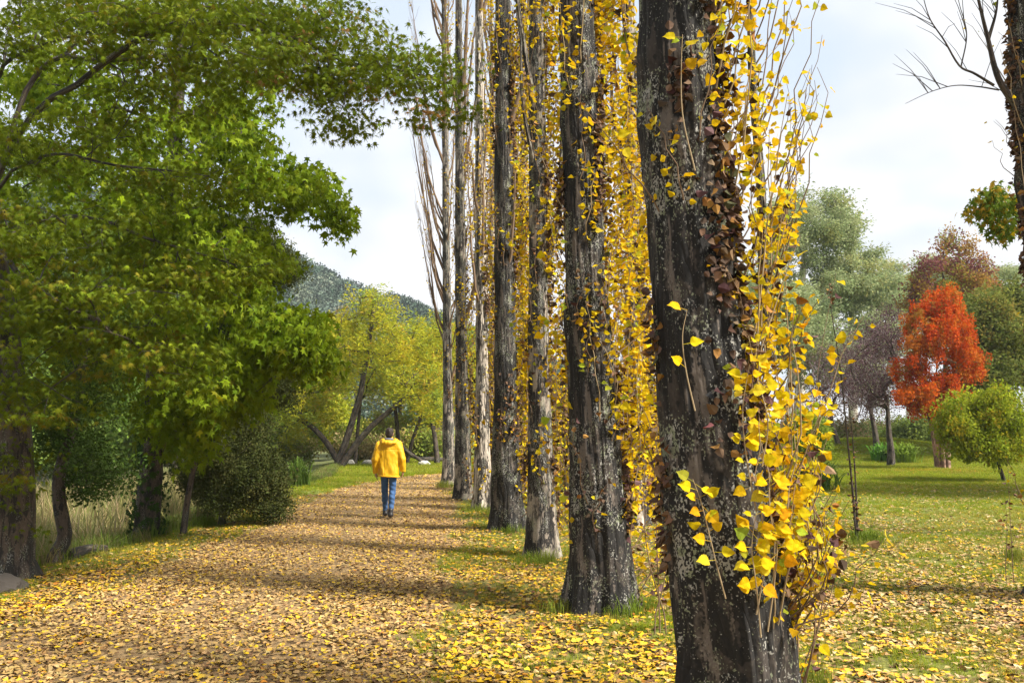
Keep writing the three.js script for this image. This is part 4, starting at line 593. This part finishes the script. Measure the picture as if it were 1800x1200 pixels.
bigGreens(144, 'hedge_shrub', 'rounded shrub beyond the red tree at the back of the lawn', 1620, 790, 58, [[1620, 765, 60, 26, 58, 1.6, 50]], [[1, [0.16, 0.21, 0.05]], [1, [0.20, 0.25, 0.05]]], { category: 'shrub', clear: 1, r: 0.06, size: [0.5, 0.8], spread: [0.5, 0.3, 0.5] });
bigGreens(145, 'hedge_shrub', 'shrub behind the plum trunks', 1470, 798, 60, [[1480, 770, 80, 24, 60, 1.6, 60], [1400, 770, 60, 30, 60, 1.6, 40]], [[1, [0.16, 0.20, 0.06]], [1, [0.26, 0.20, 0.10]]], { category: 'shrub', clear: 1, r: 0.06, size: [0.5, 0.8], spread: [0.6, 0.35, 0.6] });
bigGreens(146, 'hedge_shrub', 'green shrub at the far end of the lawn behind the small tree', 1760, 790, 60, [[1770, 760, 70, 40, 60, 1.6, 70], [1690, 740, 40, 40, 60, 1.6, 36]], [[1, [0.16, 0.20, 0.04]], [1, [0.22, 0.25, 0.06]]], { category: 'shrub', clear: 1, r: 0.06, size: [0.5, 0.8], spread: [0.5, 0.4, 0.5] });
[['river_shrub', 'tawny scrub on the river edge under the slanting willows', 640, 800, 50, [[640, 786, 60, 16, 50, 1.5, 40]], 1], ['river_shrub', 'pale green scrub behind the walker under the willows', 720, 800, 53, [[730, 780, 60, 20, 53, 1.5, 44]], 0], ['river_shrub', 'mixed scrub on the bank under the leftmost willow', 480, 800, 48, [[470, 780, 60, 24, 48, 1.5, 44]], 0], ['river_shrub', 'bright scrub far behind the willow trunks', 600, 796, 58, [[600, 765, 90, 26, 58, 2, 60], [700, 755, 80, 30, 60, 2, 50]], 0], ['hedge_shrub', 'long low hedge of scrub behind the whole lawn', 1560, 792, 66, [[1430, 765, 90, 30, 66, 2, 50], [1570, 765, 90, 30, 66, 2, 50], [1710, 765, 110, 34, 66, 2, 60], [1300, 770, 90, 34, 66, 2, 50]], 2], ['hedge_shrub', 'scrub glimpsed low between the near poplar trunks', 1130, 800, 62, [[1130, 760, 120, 44, 62, 2, 70], [980, 760, 120, 44, 62, 2, 60]], 0]].forEach(([name, label, px, base, depth, vol, k], i) => bigGreens(171 + i, name, label, px, base, depth, vol, [[[2, [0.24, 0.30, 0.05]], [1, [0.36, 0.36, 0.06]], [1, [0.30, 0.24, 0.08]]], [[1, [0.34, 0.27, 0.12]], [1, [0.26, 0.28, 0.07]]], [[2, [0.18, 0.22, 0.06]], [1, [0.28, 0.21, 0.10]]]][k], { category: 'shrub', clear: 1, r: 0.05, size: [0.45, 0.8], spread: [0.45, 0.3, 0.45], per: 11 }));
{ // sweetgum bough that hangs past the dark poplar; its trunk stands off to the side
  const R = rng(151), root = thing('sweetgum_tree', 'sweetgum whose leafy bough hangs beside the dark lawn poplar', 'sweetgum tree');
  const b = at(2150, 900, 13), tr = [b.clone().setY(ground(b.x, b.z) - 0.1)]; for (let k = 1; k < 12; k++) tr.push(b.clone().setY(k * 0.75).add(V(0.03 * k, 0, 0)));
  const sk = skeleton(tr, volumes([[1750, 360, 40, 26, 12, 0.5, 20], [1765, 405, 26, 16, 12, 0.4, 8], [1850, 360, 80, 50, 12, 0.8, 30], [2050, 300, 160, 130, 13, 1.6, 60]], R), { seed: 152, clear: 5, trunkR: [0.2, 0.08], tip: 0.005, sag: 0.3 });
  emit(root, sk, { bark: M.barkBrown, branchR: 0.03 });
  foliage(R, sk, { per: 26, spread: [0.16, 0.13, 0.16], size: [0.08, 0.13], colors: [[3, [0.12, 0.18, 0.02]], [1, [0.34, 0.24, 0.02]]], mix: 0.4, aim: aimHang, face: (r) => V(gauss(r) * 0.7, 0.65, gauss(r) * 0.7) }).build('foliage', G.gum, M.leaf, root);
}
bigGreens(181, 'lawn_tree', 'broad green tree off to the side that shades the middle of the lawn', 2190, 850, 22, [[2190, 300, 230, 120, 22, 2.4, 50], [2270, 450, 200, 110, 22, 2.2, 30]], FG, { r: 0.3, clear: 4, spread: [0.6, 0.5, 0.6] });
// clumps of strappy leaves
function strappy(seed, px, py, d, w, h, n, label, c = [0.07, 0.14, 0.018], name = 'agapanthus_clump') {
  const R = rng(seed), root = thing(name, label, 'plant'), p = at(px, py, d), b = new Buf(); p.y = ground(p.x, p.z);
  for (let k = 0; k < n; k++) {
    const a = R() * 6.28, l = h * (0.8 + 0.7 * R()), e = V(Math.cos(a), 0, Math.sin(a)), s = V(-e.z, 0, e.x), o = p.clone().add(V(gauss(R) * w * 0.25, -0.03, gauss(R) * w * 0.25)), reach = w * (0.15 + 0.45 * R()); let q0 = null;
    for (let q = 0; q <= 6; q++) { const t = q / 6, wd = 0.022 * (1 - t * t * 0.9) * Math.max(1, d / 22), m = o.clone().addScaledVector(e, reach * t * (0.4 + 0.6 * t)).add(V(0, l * (1.5 * t - 1.0 * t * t * (0.7 + 0.6 * (reach / w))), 0)), A = m.clone().addScaledVector(s, wd), B = m.clone().addScaledVector(s, -wd); if (q0) { b.tri(q0[0], q0[1], B); b.tri(q0[0], B, A); } q0 = [A, B]; }
  }
  mesh('strap_leaves', b.geo(), tinted(M.leaf, 's', c), root, 'stuff');
}
strappy(161, 1420, 858, 25, 2.1, 1.05, 320, 'strappy green clump close behind the suckers of the thickest poplar', [0.13, 0.23, 0.02]);
strappy(162, 1160, 838, 28, 1.7, 1.1, 220, 'strappy green clump between the two nearest poplar trunks', [0.13, 0.23, 0.02]);
strappy(163, 1590, 806, 44, 1.9, 1.15, 200, 'bright strappy clump to the right of the forked plum trunk', [0.17, 0.27, 0.025]);
strappy(164, 1553, 808, 45, 1.7, 1.1, 160, 'bright strappy clump between the two plum trunks', [0.16, 0.26, 0.025]);
strappy(165, 524, 862, 26.5, 0.9, 0.95, 160, 'upright green tussock on the river bank left of the walker', [0.16, 0.21, 0.035], 'grass_tussock');

// ---------------------------------------------------------------- grass, reeds, fallen leaves
{
  const R = rng(201), g = new Copies(), lg = new Copies(), rd = new Copies();
  const green = [[3, [0.20, 0.26, 0.010]], [2, [0.27, 0.31, 0.012]], [1, [0.31, 0.28, 0.03]]], dryish = [[1, [0.34, 0.29, 0.05]], [1, [0.27, 0.27, 0.03]]];
  for (let k = 0; k < 330000; k++) {
    const d = 3.2 + Math.pow(R(), 0.62) * 50, x = (R() * 2 - 1) * (d * 0.66 + 0.6), z = -d; if (R() > Math.pow(9 / Math.max(9, d), 0.55)) continue;
    const l = litterShare(x, z), p = pathMask(x, z), n = fbm(x * 0.9, 7.7, z * 0.9, 3), s = bankX(z) - x; if (s > 1.6) continue;
    const want = clamp(1.05 - l * 1.05 + (n - 0.5) * 1.6, 0.0, 1) * (1 - p); if (R() > want) continue;
    const lit = 1 + sstep(20, 40, d) * 1.6; g.add(V(x, ground(x, z), z), V(gauss(R) * 0.12, 1, gauss(R) * 0.12), V(gauss(R), 0, gauss(R) + 0.01), (0.055 + 0.06 * R()) * lit, jit(R, pick(R, R() < sstep(0.45, 0.62, fbm(x * 0.5, 3.1, z * 0.5, 3)) * lerp(0.8, 0.3, sstep(17, 28, d)) ? dryish : green), 0.25));
  }
  tag(g.build('lawn_grass', G.grass, M.leaf, scene), 'short green grass of the lawn and path verges', 'grass', null, 'stuff');
  const tuft = (x, z, n, w, h, cl) => { for (let k = 0; k < n; k++) { const a = x + gauss(R) * w, b = z + gauss(R) * w; lg.add(V(a, ground(a, b), b), V(gauss(R) * 0.2, 1, gauss(R) * 0.2), V(gauss(R), 0, gauss(R) + 0.01), h * (0.6 + 0.7 * R()), jit(R, cl, 0.2)); } };
  for (const [px, py, n, h] of [[962, 985, 26, 0.2], [930, 988, 16, 0.18], [1090, 1080, 24, 0.2], [1015, 1075, 14, 0.18], [900, 940, 16, 0.18], [865, 905, 18, 0.22], [838, 898, 12, 0.2], [800, 872, 20, 0.22], [785, 858, 20, 0.25], [1525, 955, 34, 0.26], [1520, 965, 14, 0.2], [1335, 1190, 8, 0.2], [1420, 1195, 10, 0.2], [180, 960, 22, 0.25], [300, 932, 26, 0.3], [360, 925, 26, 0.25], [440, 915, 26, 0.22], [1780, 985, 16, 0.22]]) { const q = onFlat(px, py); tuft(q.x, q.z, Math.round(n * 0.8), 0.22, h * 0.85, pick(R, [[1, [0.15, 0.21, 0.02]], [1, [0.20, 0.235, 0.03]]])); }
  for (let k = 0; k < 5200; k++) { const d = 7 + R() * 34, z = -d, s = 0.2 + Math.pow(R(), 1.2) * 3.4, x = bankX(z) - s, y = ground(x, z); if (y < WATER_Y) continue; lg.add(V(x, y, z), V(gauss(R) * 0.2, 1, gauss(R) * 0.2), V(gauss(R), 0, gauss(R) + 0.01), 0.16 + 0.2 * R(), jit(R, pick(R, [[2, [0.12, 0.18, 0.025]], [1, [0.19, 0.20, 0.05]], [1, [0.24, 0.19, 0.08]]]), 0.2)); }
  tag(lg.build('tall_grass', G.grassLong, M.leaf, scene), 'long grass tufts on the bank and at the poplar feet', 'grass', null, 'stuff');
  for (let k = 0; k < 1500; k++) { const d = 12 + R() * 22, z = -d, x = bankX(z) - 2.4 - Math.pow(R(), 1.4) * 4.5, y = ground(x, z); if (d < 16 && R() < 0.6) continue; rd.add(V(x, Math.max(y, WATER_Y - 0.25), z), V(gauss(R) * 0.12, 1, gauss(R) * 0.12), V(gauss(R), 0, gauss(R) + 0.01), 0.8 + 0.7 * R(), jit(R, pick(R, [[2, [0.34, 0.29, 0.12]], [2, [0.24, 0.25, 0.08]], [1, [0.42, 0.33, 0.18]]]), 0.2)); }
  tag(rd.build('reed_bed', G.reed, M.leaf, scene), 'pale dry reeds standing along the river edge', 'reeds', null, 'stuff');
}
{
  const R = rng(211), a = new Copies(), b = new Copies(), tops = new Copies();
  const pathCol = [[4, [0.37, 0.235, 0.085]], [3, [0.28, 0.17, 0.058]], [1.5, [0.52, 0.335, 0.03]], [1.8, [0.44, 0.30, 0.125]], [1.7, [0.14, 0.082, 0.037]]], sideCol = [[3, [0.56, 0.34, 0.014]], [3, [0.35, 0.21, 0.06]], [2, [0.45, 0.285, 0.05]], [2.4, [0.13, 0.07, 0.03]], [0.9, [0.46, 0.33, 0.15]], [0.6, [0.38, 0.15, 0.02]]];
  const tanCol = [[3, [0.44, 0.30, 0.13]], [2.4, [0.36, 0.225, 0.09]], [2, [0.54, 0.34, 0.025]], [1.8, [0.52, 0.385, 0.20]], [2.2, [0.15, 0.088, 0.045]], [0.5, [0.36, 0.15, 0.03]]];
  const put = (x, z, s, col, lift) => { const y = ground(x, z) + lift, t = 0.26, A = V(gauss(R), gauss(R) * 0.18, gauss(R) + 0.001), N = V(gauss(R) * t, 1, gauss(R) * t); const c = jit(R, pick(R, col), 0.22); if (z > -7.2 && R() < 0.11 && pathMask(x, z) < 0.5 && tops.n < 300 && toPixel(x, y, z)[1] < 1195) { const q = toPixel(x, y, z); if (q[0] > 8 && q[0] < 1792) { tops.add(V(x, y + 0.018, z), A, N, s * 1.0, jit(R, [0.58, 0.37, 0.025], 0.2)); return; } } (R() < 0.55 ? a : b).add(V(x, y, z), A, N, s, c); };
  for (let k = 0; k < 860000; k++) {
    const d = 2.9 + Math.pow(R(), 0.75) * 45, x = (R() * 2 - 1) * (d * 0.68 + 0.4), z = -d; if (R() > Math.pow(8 / Math.max(8, d), 0.75)) continue;
    const l = litterShare(x, z), p = pathMask(x, z); if (R() > l) continue; if (bankX(z) - x > 1.2) continue;
    if (R() < 0.55 * sstep(0.60, 0.72, fbm(x * 2.3, 9.9, z * 2.3, 3))) continue;
    put(x, z, (0.030 + 0.034 * R()) * (1 - 0.35 * p * R()) * (1 + sstep(14, 40, d) * 0.5), R() < p * lerp(0.8, 1, sstep(9, 18, d)) ? pathCol : x > 1.4 && R() < 0.8 ? tanCol : sideCol, 0.008 + 0.022 * R());
  }
  // red leaves under the red tree
  const rb = at(1658, 830, 37); for (let k = 0; k < 1500; k++) { const x = rb.x + gauss(R) * 2.6 - 0.8, z = rb.z + gauss(R) * 1.6 + 0.4; a.add(V(x, ground(x, z) + 0.06, z), V(gauss(R), 0, gauss(R)), V(gauss(R) * 0.3, 1, gauss(R) * 0.3), 0.09, jit(R, [0.5, 0.14, 0.02])); }
  const lt = group3('leaf_litter'); tag(lt, 'carpet of fallen yellow and brown poplar leaves on path and grass', 'leaf litter', null, 'stuff'); scene.add(lt);
  a.build('flat_leaves', G.litter, M.dry, lt); b.build('curled_leaves', G.litterB, M.dry, lt);
  tops.singles((c) => { const o = new THREE.Mesh(G.poplar, tinted(M.dry, 't', c)); o.name = numbered('fallen_leaf'); o.castShadow = o.receiveShadow = true; tag(o, 'yellow poplar leaf lying on top of the leaf litter', 'leaf', 'fallen yellow leaves on top of the litter'); scene.add(o); return o; });
}
// ---------------------------------------------------------------- stones and logs
function stone(seed, p, s, label, name = 'boulder', col = [0.33, 0.31, 0.28]) {
  const g = new THREE.IcosahedronGeometry(1, 3), a = g.attributes.position; for (let k = 0; k < a.count; k++) { const x = a.getX(k), y = a.getY(k), z = a.getZ(k), f = 0.6 + 0.8 * fbm(x * 1.3 + seed, y * 1.3, z * 1.3 + seed, 3) + 0.22 * (noise3(x * 4, y * 4 + seed, z * 4) - 0.5); a.setXYZ(k, x * f * s[0], y * f * s[1], z * f * s[2]); } g.computeVertexNormals();
  const m = mesh(numbered(name), g, plain(...col), scene); m.position.copy(p); m.position.y = ground(p.x, p.z) + s[1] * 0.25; return m;
}
tag(stone(1, at(6, 1034, 9.2), [0.2, 0.13, 0.2], ''), 'small brown boulder at the foot of the maple', 'boulder', null); scene.children[scene.children.length - 1].material = plain(0.055, 0.045, 0.036);
const rk = rng(221); [[556, 823], [570, 827], [582, 822], [640, 812], [572, 812], [612, 812], [648, 806], [700, 806], [745, 808], [548, 812], [528, 818], [588, 830]].forEach(([x, y], k) => { const p = at(x, y, 42 + rk() * 2); const s = 0.12 + 0.16 * rk(); tag(stone(10 + k, p, [s * 1.4, s, s], '', 'rock', [0.42, 0.40, 0.36]), 'pale rock on the stony river edge below the willows', 'rock', 'pale rocks below the willows'); });
function logThing(name, pts, r, mat, label) { const o = thing(name, label, 'log'); const c = catmull(pts, 20); const b = new Buf().tube(c, c.map((_, q) => lerp(r, r * 0.5, q / 20)), 9, { shape: (t, l) => 1 + 0.15 * (noise3(Math.cos(t) * 2, l * 3, Math.sin(t) * 2) - 0.5) }); mesh('log_wood', b.geo(true), mat, o); for (const [q, n] of [[c[0], 0], [c[20], 20]]) { const d = new THREE.CircleGeometry(n ? r * 0.5 : r, 9); const e = mesh('cut_end', d, M.twigDark, o); e.position.copy(q); e.lookAt(q.clone().add(n ? c[20].clone().sub(c[19]) : c[0].clone().sub(c[1]))); } return o; }
{ const g = (px, py, d, h) => { const p = at(px, py, d); p.y = ground(p.x, p.z) + h; return p; };
  logThing('fallen_log', [g(704, 800, 44, 0.95), g(722, 806, 44, 0.55), g(745, 812, 44, 0.15)], 0.14, M.barkBrown, 'slanting dead log under the willows to the right of the walker');
  logThing('fallen_log', [g(735, 806, 46, 0.18), g(765, 806, 46, 0.2), g(800, 806, 46, 0.15)], 0.17, M.barkBrown, 'low log lying along the far edge of the grass by the last poplar');
  logThing('fallen_log', [g(118, 972, 11.2, 0.06), g(150, 962, 11.6, 0.09), g(185, 950, 12.2, 0.05)], 0.09, M.barkBrown, 'rotting brown log beside the crooked bank trunk'); }

// ---------------------------------------------------------------- the walker
function nets(f, lo, hi, cell) {   // surface of f = 0
  const n = [0, 1, 2].map((k) => Math.ceil((hi[k] - lo[k]) / cell) + 1), val = new Float32Array(n[0] * n[1] * n[2]), id = (x, y, z) => (z * n[1] + y) * n[0] + x;
  for (let z = 0; z < n[2]; z++) for (let y = 0; y < n[1]; y++) for (let x = 0; x < n[0]; x++) val[id(x, y, z)] = f(lo[0] + x * cell, lo[1] + y * cell, lo[2] + z * cell);
  const vid = new Int32Array(val.length).fill(-1), pos = [], ix = [];
  for (let z = 0; z < n[2] - 1; z++) for (let y = 0; y < n[1] - 1; y++) for (let x = 0; x < n[0] - 1; x++) {
    let c = 0, sx = 0, sy = 0, sz = 0; const v = [];
    for (let q = 0; q < 8; q++) v.push(val[id(x + (q & 1), y + ((q >> 1) & 1), z + (q >> 2))]);
    for (let a = 0; a < 8; a++) for (const bit of [1, 2, 4]) { const b = a | bit; if (b === a) continue; if ((v[a] < 0) !== (v[b] < 0)) { const t = v[a] / (v[a] - v[b]); sx += (a & 1) + (bit === 1 ? t : 0); sy += ((a >> 1) & 1) + (bit === 2 ? t : 0); sz += (a >> 2) + (bit === 4 ? t : 0); c++; } }
    if (c) { vid[id(x, y, z)] = pos.length / 3; pos.push(lo[0] + (x + sx / c) * cell, lo[1] + (y + sy / c) * cell, lo[2] + (z + sz / c) * cell); }
  }
  const quad = (a, b, c, d, flip) => { if (a < 0 || b < 0 || c < 0 || d < 0) return; flip ? ix.push(a, c, b, a, d, c) : ix.push(a, b, c, a, c, d); };
  for (let z = 1; z < n[2] - 1; z++) for (let y = 1; y < n[1] - 1; y++) for (let x = 1; x < n[0] - 1; x++) {
    const s = val[id(x, y, z)] < 0;
    if (s !== (val[id(x + 1, y, z)] < 0)) quad(vid[id(x, y - 1, z - 1)], vid[id(x, y, z - 1)], vid[id(x, y, z)], vid[id(x, y - 1, z)], !s);
    if (s !== (val[id(x, y + 1, z)] < 0)) quad(vid[id(x - 1, y, z - 1)], vid[id(x - 1, y, z)], vid[id(x, y, z)], vid[id(x, y, z - 1)], !s);
    if (s !== (val[id(x, y, z + 1)] < 0)) quad(vid[id(x - 1, y - 1, z)], vid[id(x, y - 1, z)], vid[id(x, y, z)], vid[id(x - 1, y, z)], !s);
  }
  const g = new THREE.BufferGeometry(); g.setAttribute('position', new THREE.Float32BufferAttribute(pos, 3)); g.setIndex(ix); g.computeVertexNormals(); return g;
}
const cap = (x, y, z, a, b, r0, r1) => { const bx = b[0] - a[0], by = b[1] - a[1], bz = b[2] - a[2], px = x - a[0], py = y - a[1], pz = z - a[2], t = clamp((px * bx + py * by + pz * bz) / (bx * bx + by * by + bz * bz), 0, 1); return Math.hypot(px - bx * t, py - by * t, pz - bz * t) - lerp(r0, r1, t); };
const ell = (x, y, z, c, r) => { const a = (x - c[0]) / r[0], b = (y - c[1]) / r[1], d = (z - c[2]) / r[2], k = Math.hypot(a, b, d); return (k - 1) * Math.min(...r); };
const smin = (a, b, k) => { const h = clamp(0.5 + 0.5 * (b - a) / k, 0, 1); return lerp(b, a, h) - k * h * (1 - h); };
{
  const root = thing('person', 'person in a yellow hooded jacket and blue jeans walking away along the path', 'person');
  const J = { sl: [-0.185, 1.44, 0.01], sr: [0.185, 1.445, 0.01], el: [-0.275, 1.14, 0.05], er: [0.28, 1.15, 0.045], wl: [-0.262, 0.885, -0.02], wr: [0.283, 0.92, 0.0], hl: [-0.085, 0.93, 0], hr: [0.085, 0.93, 0], kl: [-0.085, 0.515, -0.10], kr: [0.08, 0.5, 0.0], al: [-0.075, 0.1, -0.2], ar: [0.058, 0.1, 0.14] };
  const fingers = []; for (const [w, s] of [[J.wl, -1], [J.wr, 1]]) { for (let k = 0; k < 4; k++) { const l = [0.055, 0.065, 0.06, 0.045][k], z = -0.03 + 0.02 * k; const a = [w[0] - s * 0.004, w[1] - 0.085, w[2] + z], m = [a[0] - s * 0.012, a[1] - l * 0.55, a[2] - 0.004], e = [m[0] - s * 0.026, m[1] - l * 0.4, m[2] - 0.004]; fingers.push([a, m, 0.0095, 0.009], [m, e, 0.009, 0.0075]); } const t0 = [w[0] - s * 0.006, w[1] - 0.035, w[2] - 0.03], t1 = [t0[0] - s * 0.012, t0[1] - 0.035, t0[2] - 0.028], t2 = [t1[0] - s * 0.008, t1[1] - 0.028, t1[2] - 0.004]; fingers.push([t0, t1, 0.012, 0.0105], [t1, t2, 0.0105, 0.009]); }
  const bodyF = (x, y, z) => {
    let d = ell(x, y, z, [0, 1.665, -0.01], [0.074, 0.108, 0.093]); d = smin(d, cap(x, y, z, [0, 1.6, -0.055], [0, 1.575, -0.065], 0.045, 0.03), 0.03);
    d = smin(d, cap(x, y, z, [0, 1.45, 0.012], [0, 1.61, 0.0], 0.06, 0.053), 0.03);
    d = Math.min(d, ell(x, y, z, [-0.077, 1.655, 0.0], [0.014, 0.032, 0.02])); d = Math.min(d, ell(x, y, z, [0.077, 1.655, 0.0], [0.014, 0.032, 0.02])); d = smin(d, cap(x, y, z, [0, 1.675, -0.1], [0, 1.645, -0.112], 0.012, 0.017), 0.012);
    d = smin(d, ell(x, y, z, [0, 1.28, 0], [0.165, 0.21, 0.1]), 0.06); d = smin(d, ell(x, y, z, [0, 1.0, 0], [0.15, 0.17, 0.1]), 0.08);
    for (const [s, e, w] of [[J.sl, J.el, J.wl], [J.sr, J.er, J.wr]]) { d = smin(d, cap(x, y, z, s, e, 0.05, 0.04), 0.03); d = smin(d, cap(x, y, z, e, w, 0.04, 0.027), 0.02); d = smin(d, ell(x, y, z, [w[0], w[1] - 0.05, w[2]], [0.02, 0.052, 0.042]), 0.015); }
    for (const [h, k, a] of [[J.hl, J.kl, J.al], [J.hr, J.kr, J.ar]]) { d = smin(d, cap(x, y, z, h, k, 0.078, 0.052), 0.03); d = smin(d, cap(x, y, z, k, a, 0.05, 0.035), 0.02); d = smin(d, cap(x, y, z, [a[0], 0.05, a[2] + 0.02], [a[0], 0.035, a[2] - 0.15], 0.035, 0.03), 0.02); }
    for (const f of fingers) d = smin(d, cap(x, y, z, ...f), 0.006);
    return d;
  };
  mesh('body', nets(bodyF, [-0.4, -0.02, -0.42], [0.4, 1.8, 0.26], 0.0095), plain(0.42, 0.24, 0.17, 0.6), root);
  const wob = (x, y, z, k = 1) => k * (0.016 * (noise3(x * 13 + 2 * y, y * 5.5, z * 13) - 0.5) + 0.010 * (noise3(x * 30, y * 16, z * 30) - 0.5));
  const jacketF = (x, y, z) => {
    const t = clamp((y - 0.79) / 0.7, 0, 1), w = lerp(0.207, 0.198, t) + 0.012 * Math.sin(t * 3.1), dp = lerp(0.158, 0.13, t); const k = Math.pow(Math.pow(Math.abs(x) / w, 2.5) + Math.pow(Math.abs(z) / dp, 2.5), 1 / 2.5);
    let d = (k - 1) * 0.13; d = Math.max(d, 0.80 - 0.012 * x * 4 - y); const sh = 1.505 - Math.abs(x) * 0.24; d = Math.max(d, (y - sh) * 0.9);
    for (const [s, e, wr, cut] of [[J.sl, J.el, J.wl, 0.862], [J.sr, J.er, J.wr, 0.9]]) { let a = smin(cap(x, y, z, s, e, 0.085, 0.073), cap(x, y, z, e, wr, 0.073, 0.057), 0.02); a = Math.max(a, cut - y); d = smin(d, a, 0.025); }
    d = smin(d, cap(x, y, z, [0, 1.46, 0.02], [0, 1.545, 0.0], 0.094, 0.082), 0.03);
    if (z > 0.02) { d += 0.007 * Math.exp(-Math.pow((x + 0.105 - 0.05 * (1.3 - y)) / 0.006, 2)) + 0.006 * Math.exp(-Math.pow((y - 1.34 + 0.03 * Math.abs(x)) / 0.006, 2)); d += 0.012 * Math.sin(x * 30 + y * 9) * noise3(x * 6, y * 4, 3.3); }
    return d + wob(x, y, z);
  };
  const yellow = new THREE.MeshPhysicalMaterial({ color: new THREE.Color().setRGB(0.78, 0.43, 0.004), roughness: 0.55, sheen: 0.2 });
  const jk = mesh('jacket', nets(jacketF, [-0.42, 0.74, -0.24], [0.42, 1.64, 0.26], 0.0105), yellow, root);
  mesh('hood', nets((x, y, z) => { let d = Math.min(9, ell(x, y, z, [0, 1.475, 0.115], [0.145, 0.062, 0.075])); d = smin(d, cap(x, y, z, [-0.12, 1.52, 0.05], [-0.17, 1.5, -0.02], 0.05, 0.04), 0.05); d = smin(d, cap(x, y, z, [0.12, 1.525, 0.05], [0.17, 1.5, -0.02], 0.05, 0.04), 0.05); d = Math.max(d, -ell(x, y, z, [0, 1.55, 0.03], [0.095, 0.07, 0.10])); return d + wob(x, y, z, 0.8); }, [-0.26, 1.36, -0.1], [0.26, 1.62, 0.24], 0.01), yellow, jk);
  mesh('hood_lining', nets((x, y, z) => Math.max(ell(x, y, z, [0, 1.545, 0.055], [0.10, 0.045, 0.085]), -ell(x, y, z, [0, 1.575, 0.04], [0.082, 0.05, 0.07])), [-0.13, 1.47, -0.06], [0.13, 1.62, 0.16], 0.008), plain(0.16, 0.18, 0.22), jk);
  mesh('hem_band', nets((x, y, z) => { const w = 0.211, dp = 0.161, k = Math.pow(Math.pow(Math.abs(x) / w, 2.5) + Math.pow(Math.abs(z) / dp, 2.5), 1 / 2.5); return Math.max(Math.abs((k - 1) * 0.13) - 0.008, Math.abs(y - 0.81 + 0.012 * x * 4) - 0.016); }, [-0.25, 0.76, -0.2], [0.25, 0.86, 0.2], 0.009), yellow, jk);
  const cloth = dataTex(256, 256, (u, v, c) => { const f = tfbm(u, v, 24, 24, 770, 3), g = tfbm(u, v, 80, 80, 780, 2); c[0] = 0.035 + 0.05 * f * g; c[1] = 0.085 + 0.11 * f * g; c[2] = 0.20 + 0.22 * f * g; });
  const jeansF = (x, y, z) => { let d = ell(x, y, z, [0, 0.93, 0.0], [0.162, 0.13, 0.118]); d = smin(d, ell(x, y, z, [-0.07, 0.86, 0.05], [0.085, 0.09, 0.085]), 0.03); d = smin(d, ell(x, y, z, [0.07, 0.86, 0.05], [0.085, 0.09, 0.085]), 0.03); for (const [h, k, a] of [[J.hl, J.kl, J.al], [J.hr, J.kr, J.ar]]) { d = smin(d, cap(x, y, z, h, k, 0.09, 0.064), 0.025); d = smin(d, cap(x, y, z, k, a, 0.066, 0.049), 0.02); d = smin(d, ell(x, y, z, [(k[0] + a[0]) / 2, 0.37, (k[2] + a[2]) / 2 + 0.02], [0.056, 0.13, 0.062]), 0.03); } d = Math.max(d, 0.105 - y); return d + 0.006 * Math.sin(y * 70 + x * 30) * noise3(x * 9, y * 6, z * 9); };
  const jg = nets(jeansF, [-0.24, 0.08, -0.3], [0.24, 1.08, 0.26], 0.0105); { const p = jg.attributes.position, uv = []; for (let k = 0; k < p.count; k++) uv.push(p.getX(k) * 2, p.getY(k) * 2); jg.setAttribute('uv', new THREE.Float32BufferAttribute(uv, 2)); }
  mesh('jeans', jg, new THREE.MeshStandardMaterial({ map: cloth, roughness: 0.9 }), root);
  for (const [a, lift] of [[J.al, 0], [J.ar, 0]]) { const bf = (x, y, z) => { let d = cap(x, y, z, [a[0], 0.14, a[2]], [a[0], 0.06, a[2] + 0.01], 0.052, 0.05); d = smin(d, cap(x, y, z, [a[0], 0.045, a[2] + 0.025], [a[0] * 1.15, 0.04, a[2] - 0.16], 0.048, 0.043), 0.03); return Math.max(d, -y); }; const b = mesh('boot', nets(bf, [a[0] - 0.08, -0.015, a[2] - 0.24], [a[0] + 0.08, 0.21, a[2] + 0.1], 0.009), plain(0.018, 0.016, 0.016, 0.5), root); }
  mesh('hair', nets((x, y, z) => { let d = ell(x, y, z, [0, 1.69, 0.006], [0.085, 0.098, 0.1]); d = smin(d, ell(x, y, z, [0, 1.625, 0.055], [0.066, 0.06, 0.045]), 0.03); d = Math.max(d, -ell(x, y, z, [0, 1.63, -0.105], [0.075, 0.1, 0.075])); return d + 0.012 * (noise3(x * 45, y * 30, z * 45) - 0.5); }, [-0.12, 1.53, -0.14], [0.12, 1.81, 0.14], 0.0075), plain(0.030, 0.018, 0.012, 0.7), root);
  const q = onFlat(682, 911); root.position.set(q.x, ground(q.x, q.z) + 0.035, q.z); root.rotation.y = 0.06; root.scale.setScalar(0.96);
}

scene.fog = new THREE.FogExp2(0xdfe8f2, 0.00028);
renderer.render(scene, camera);
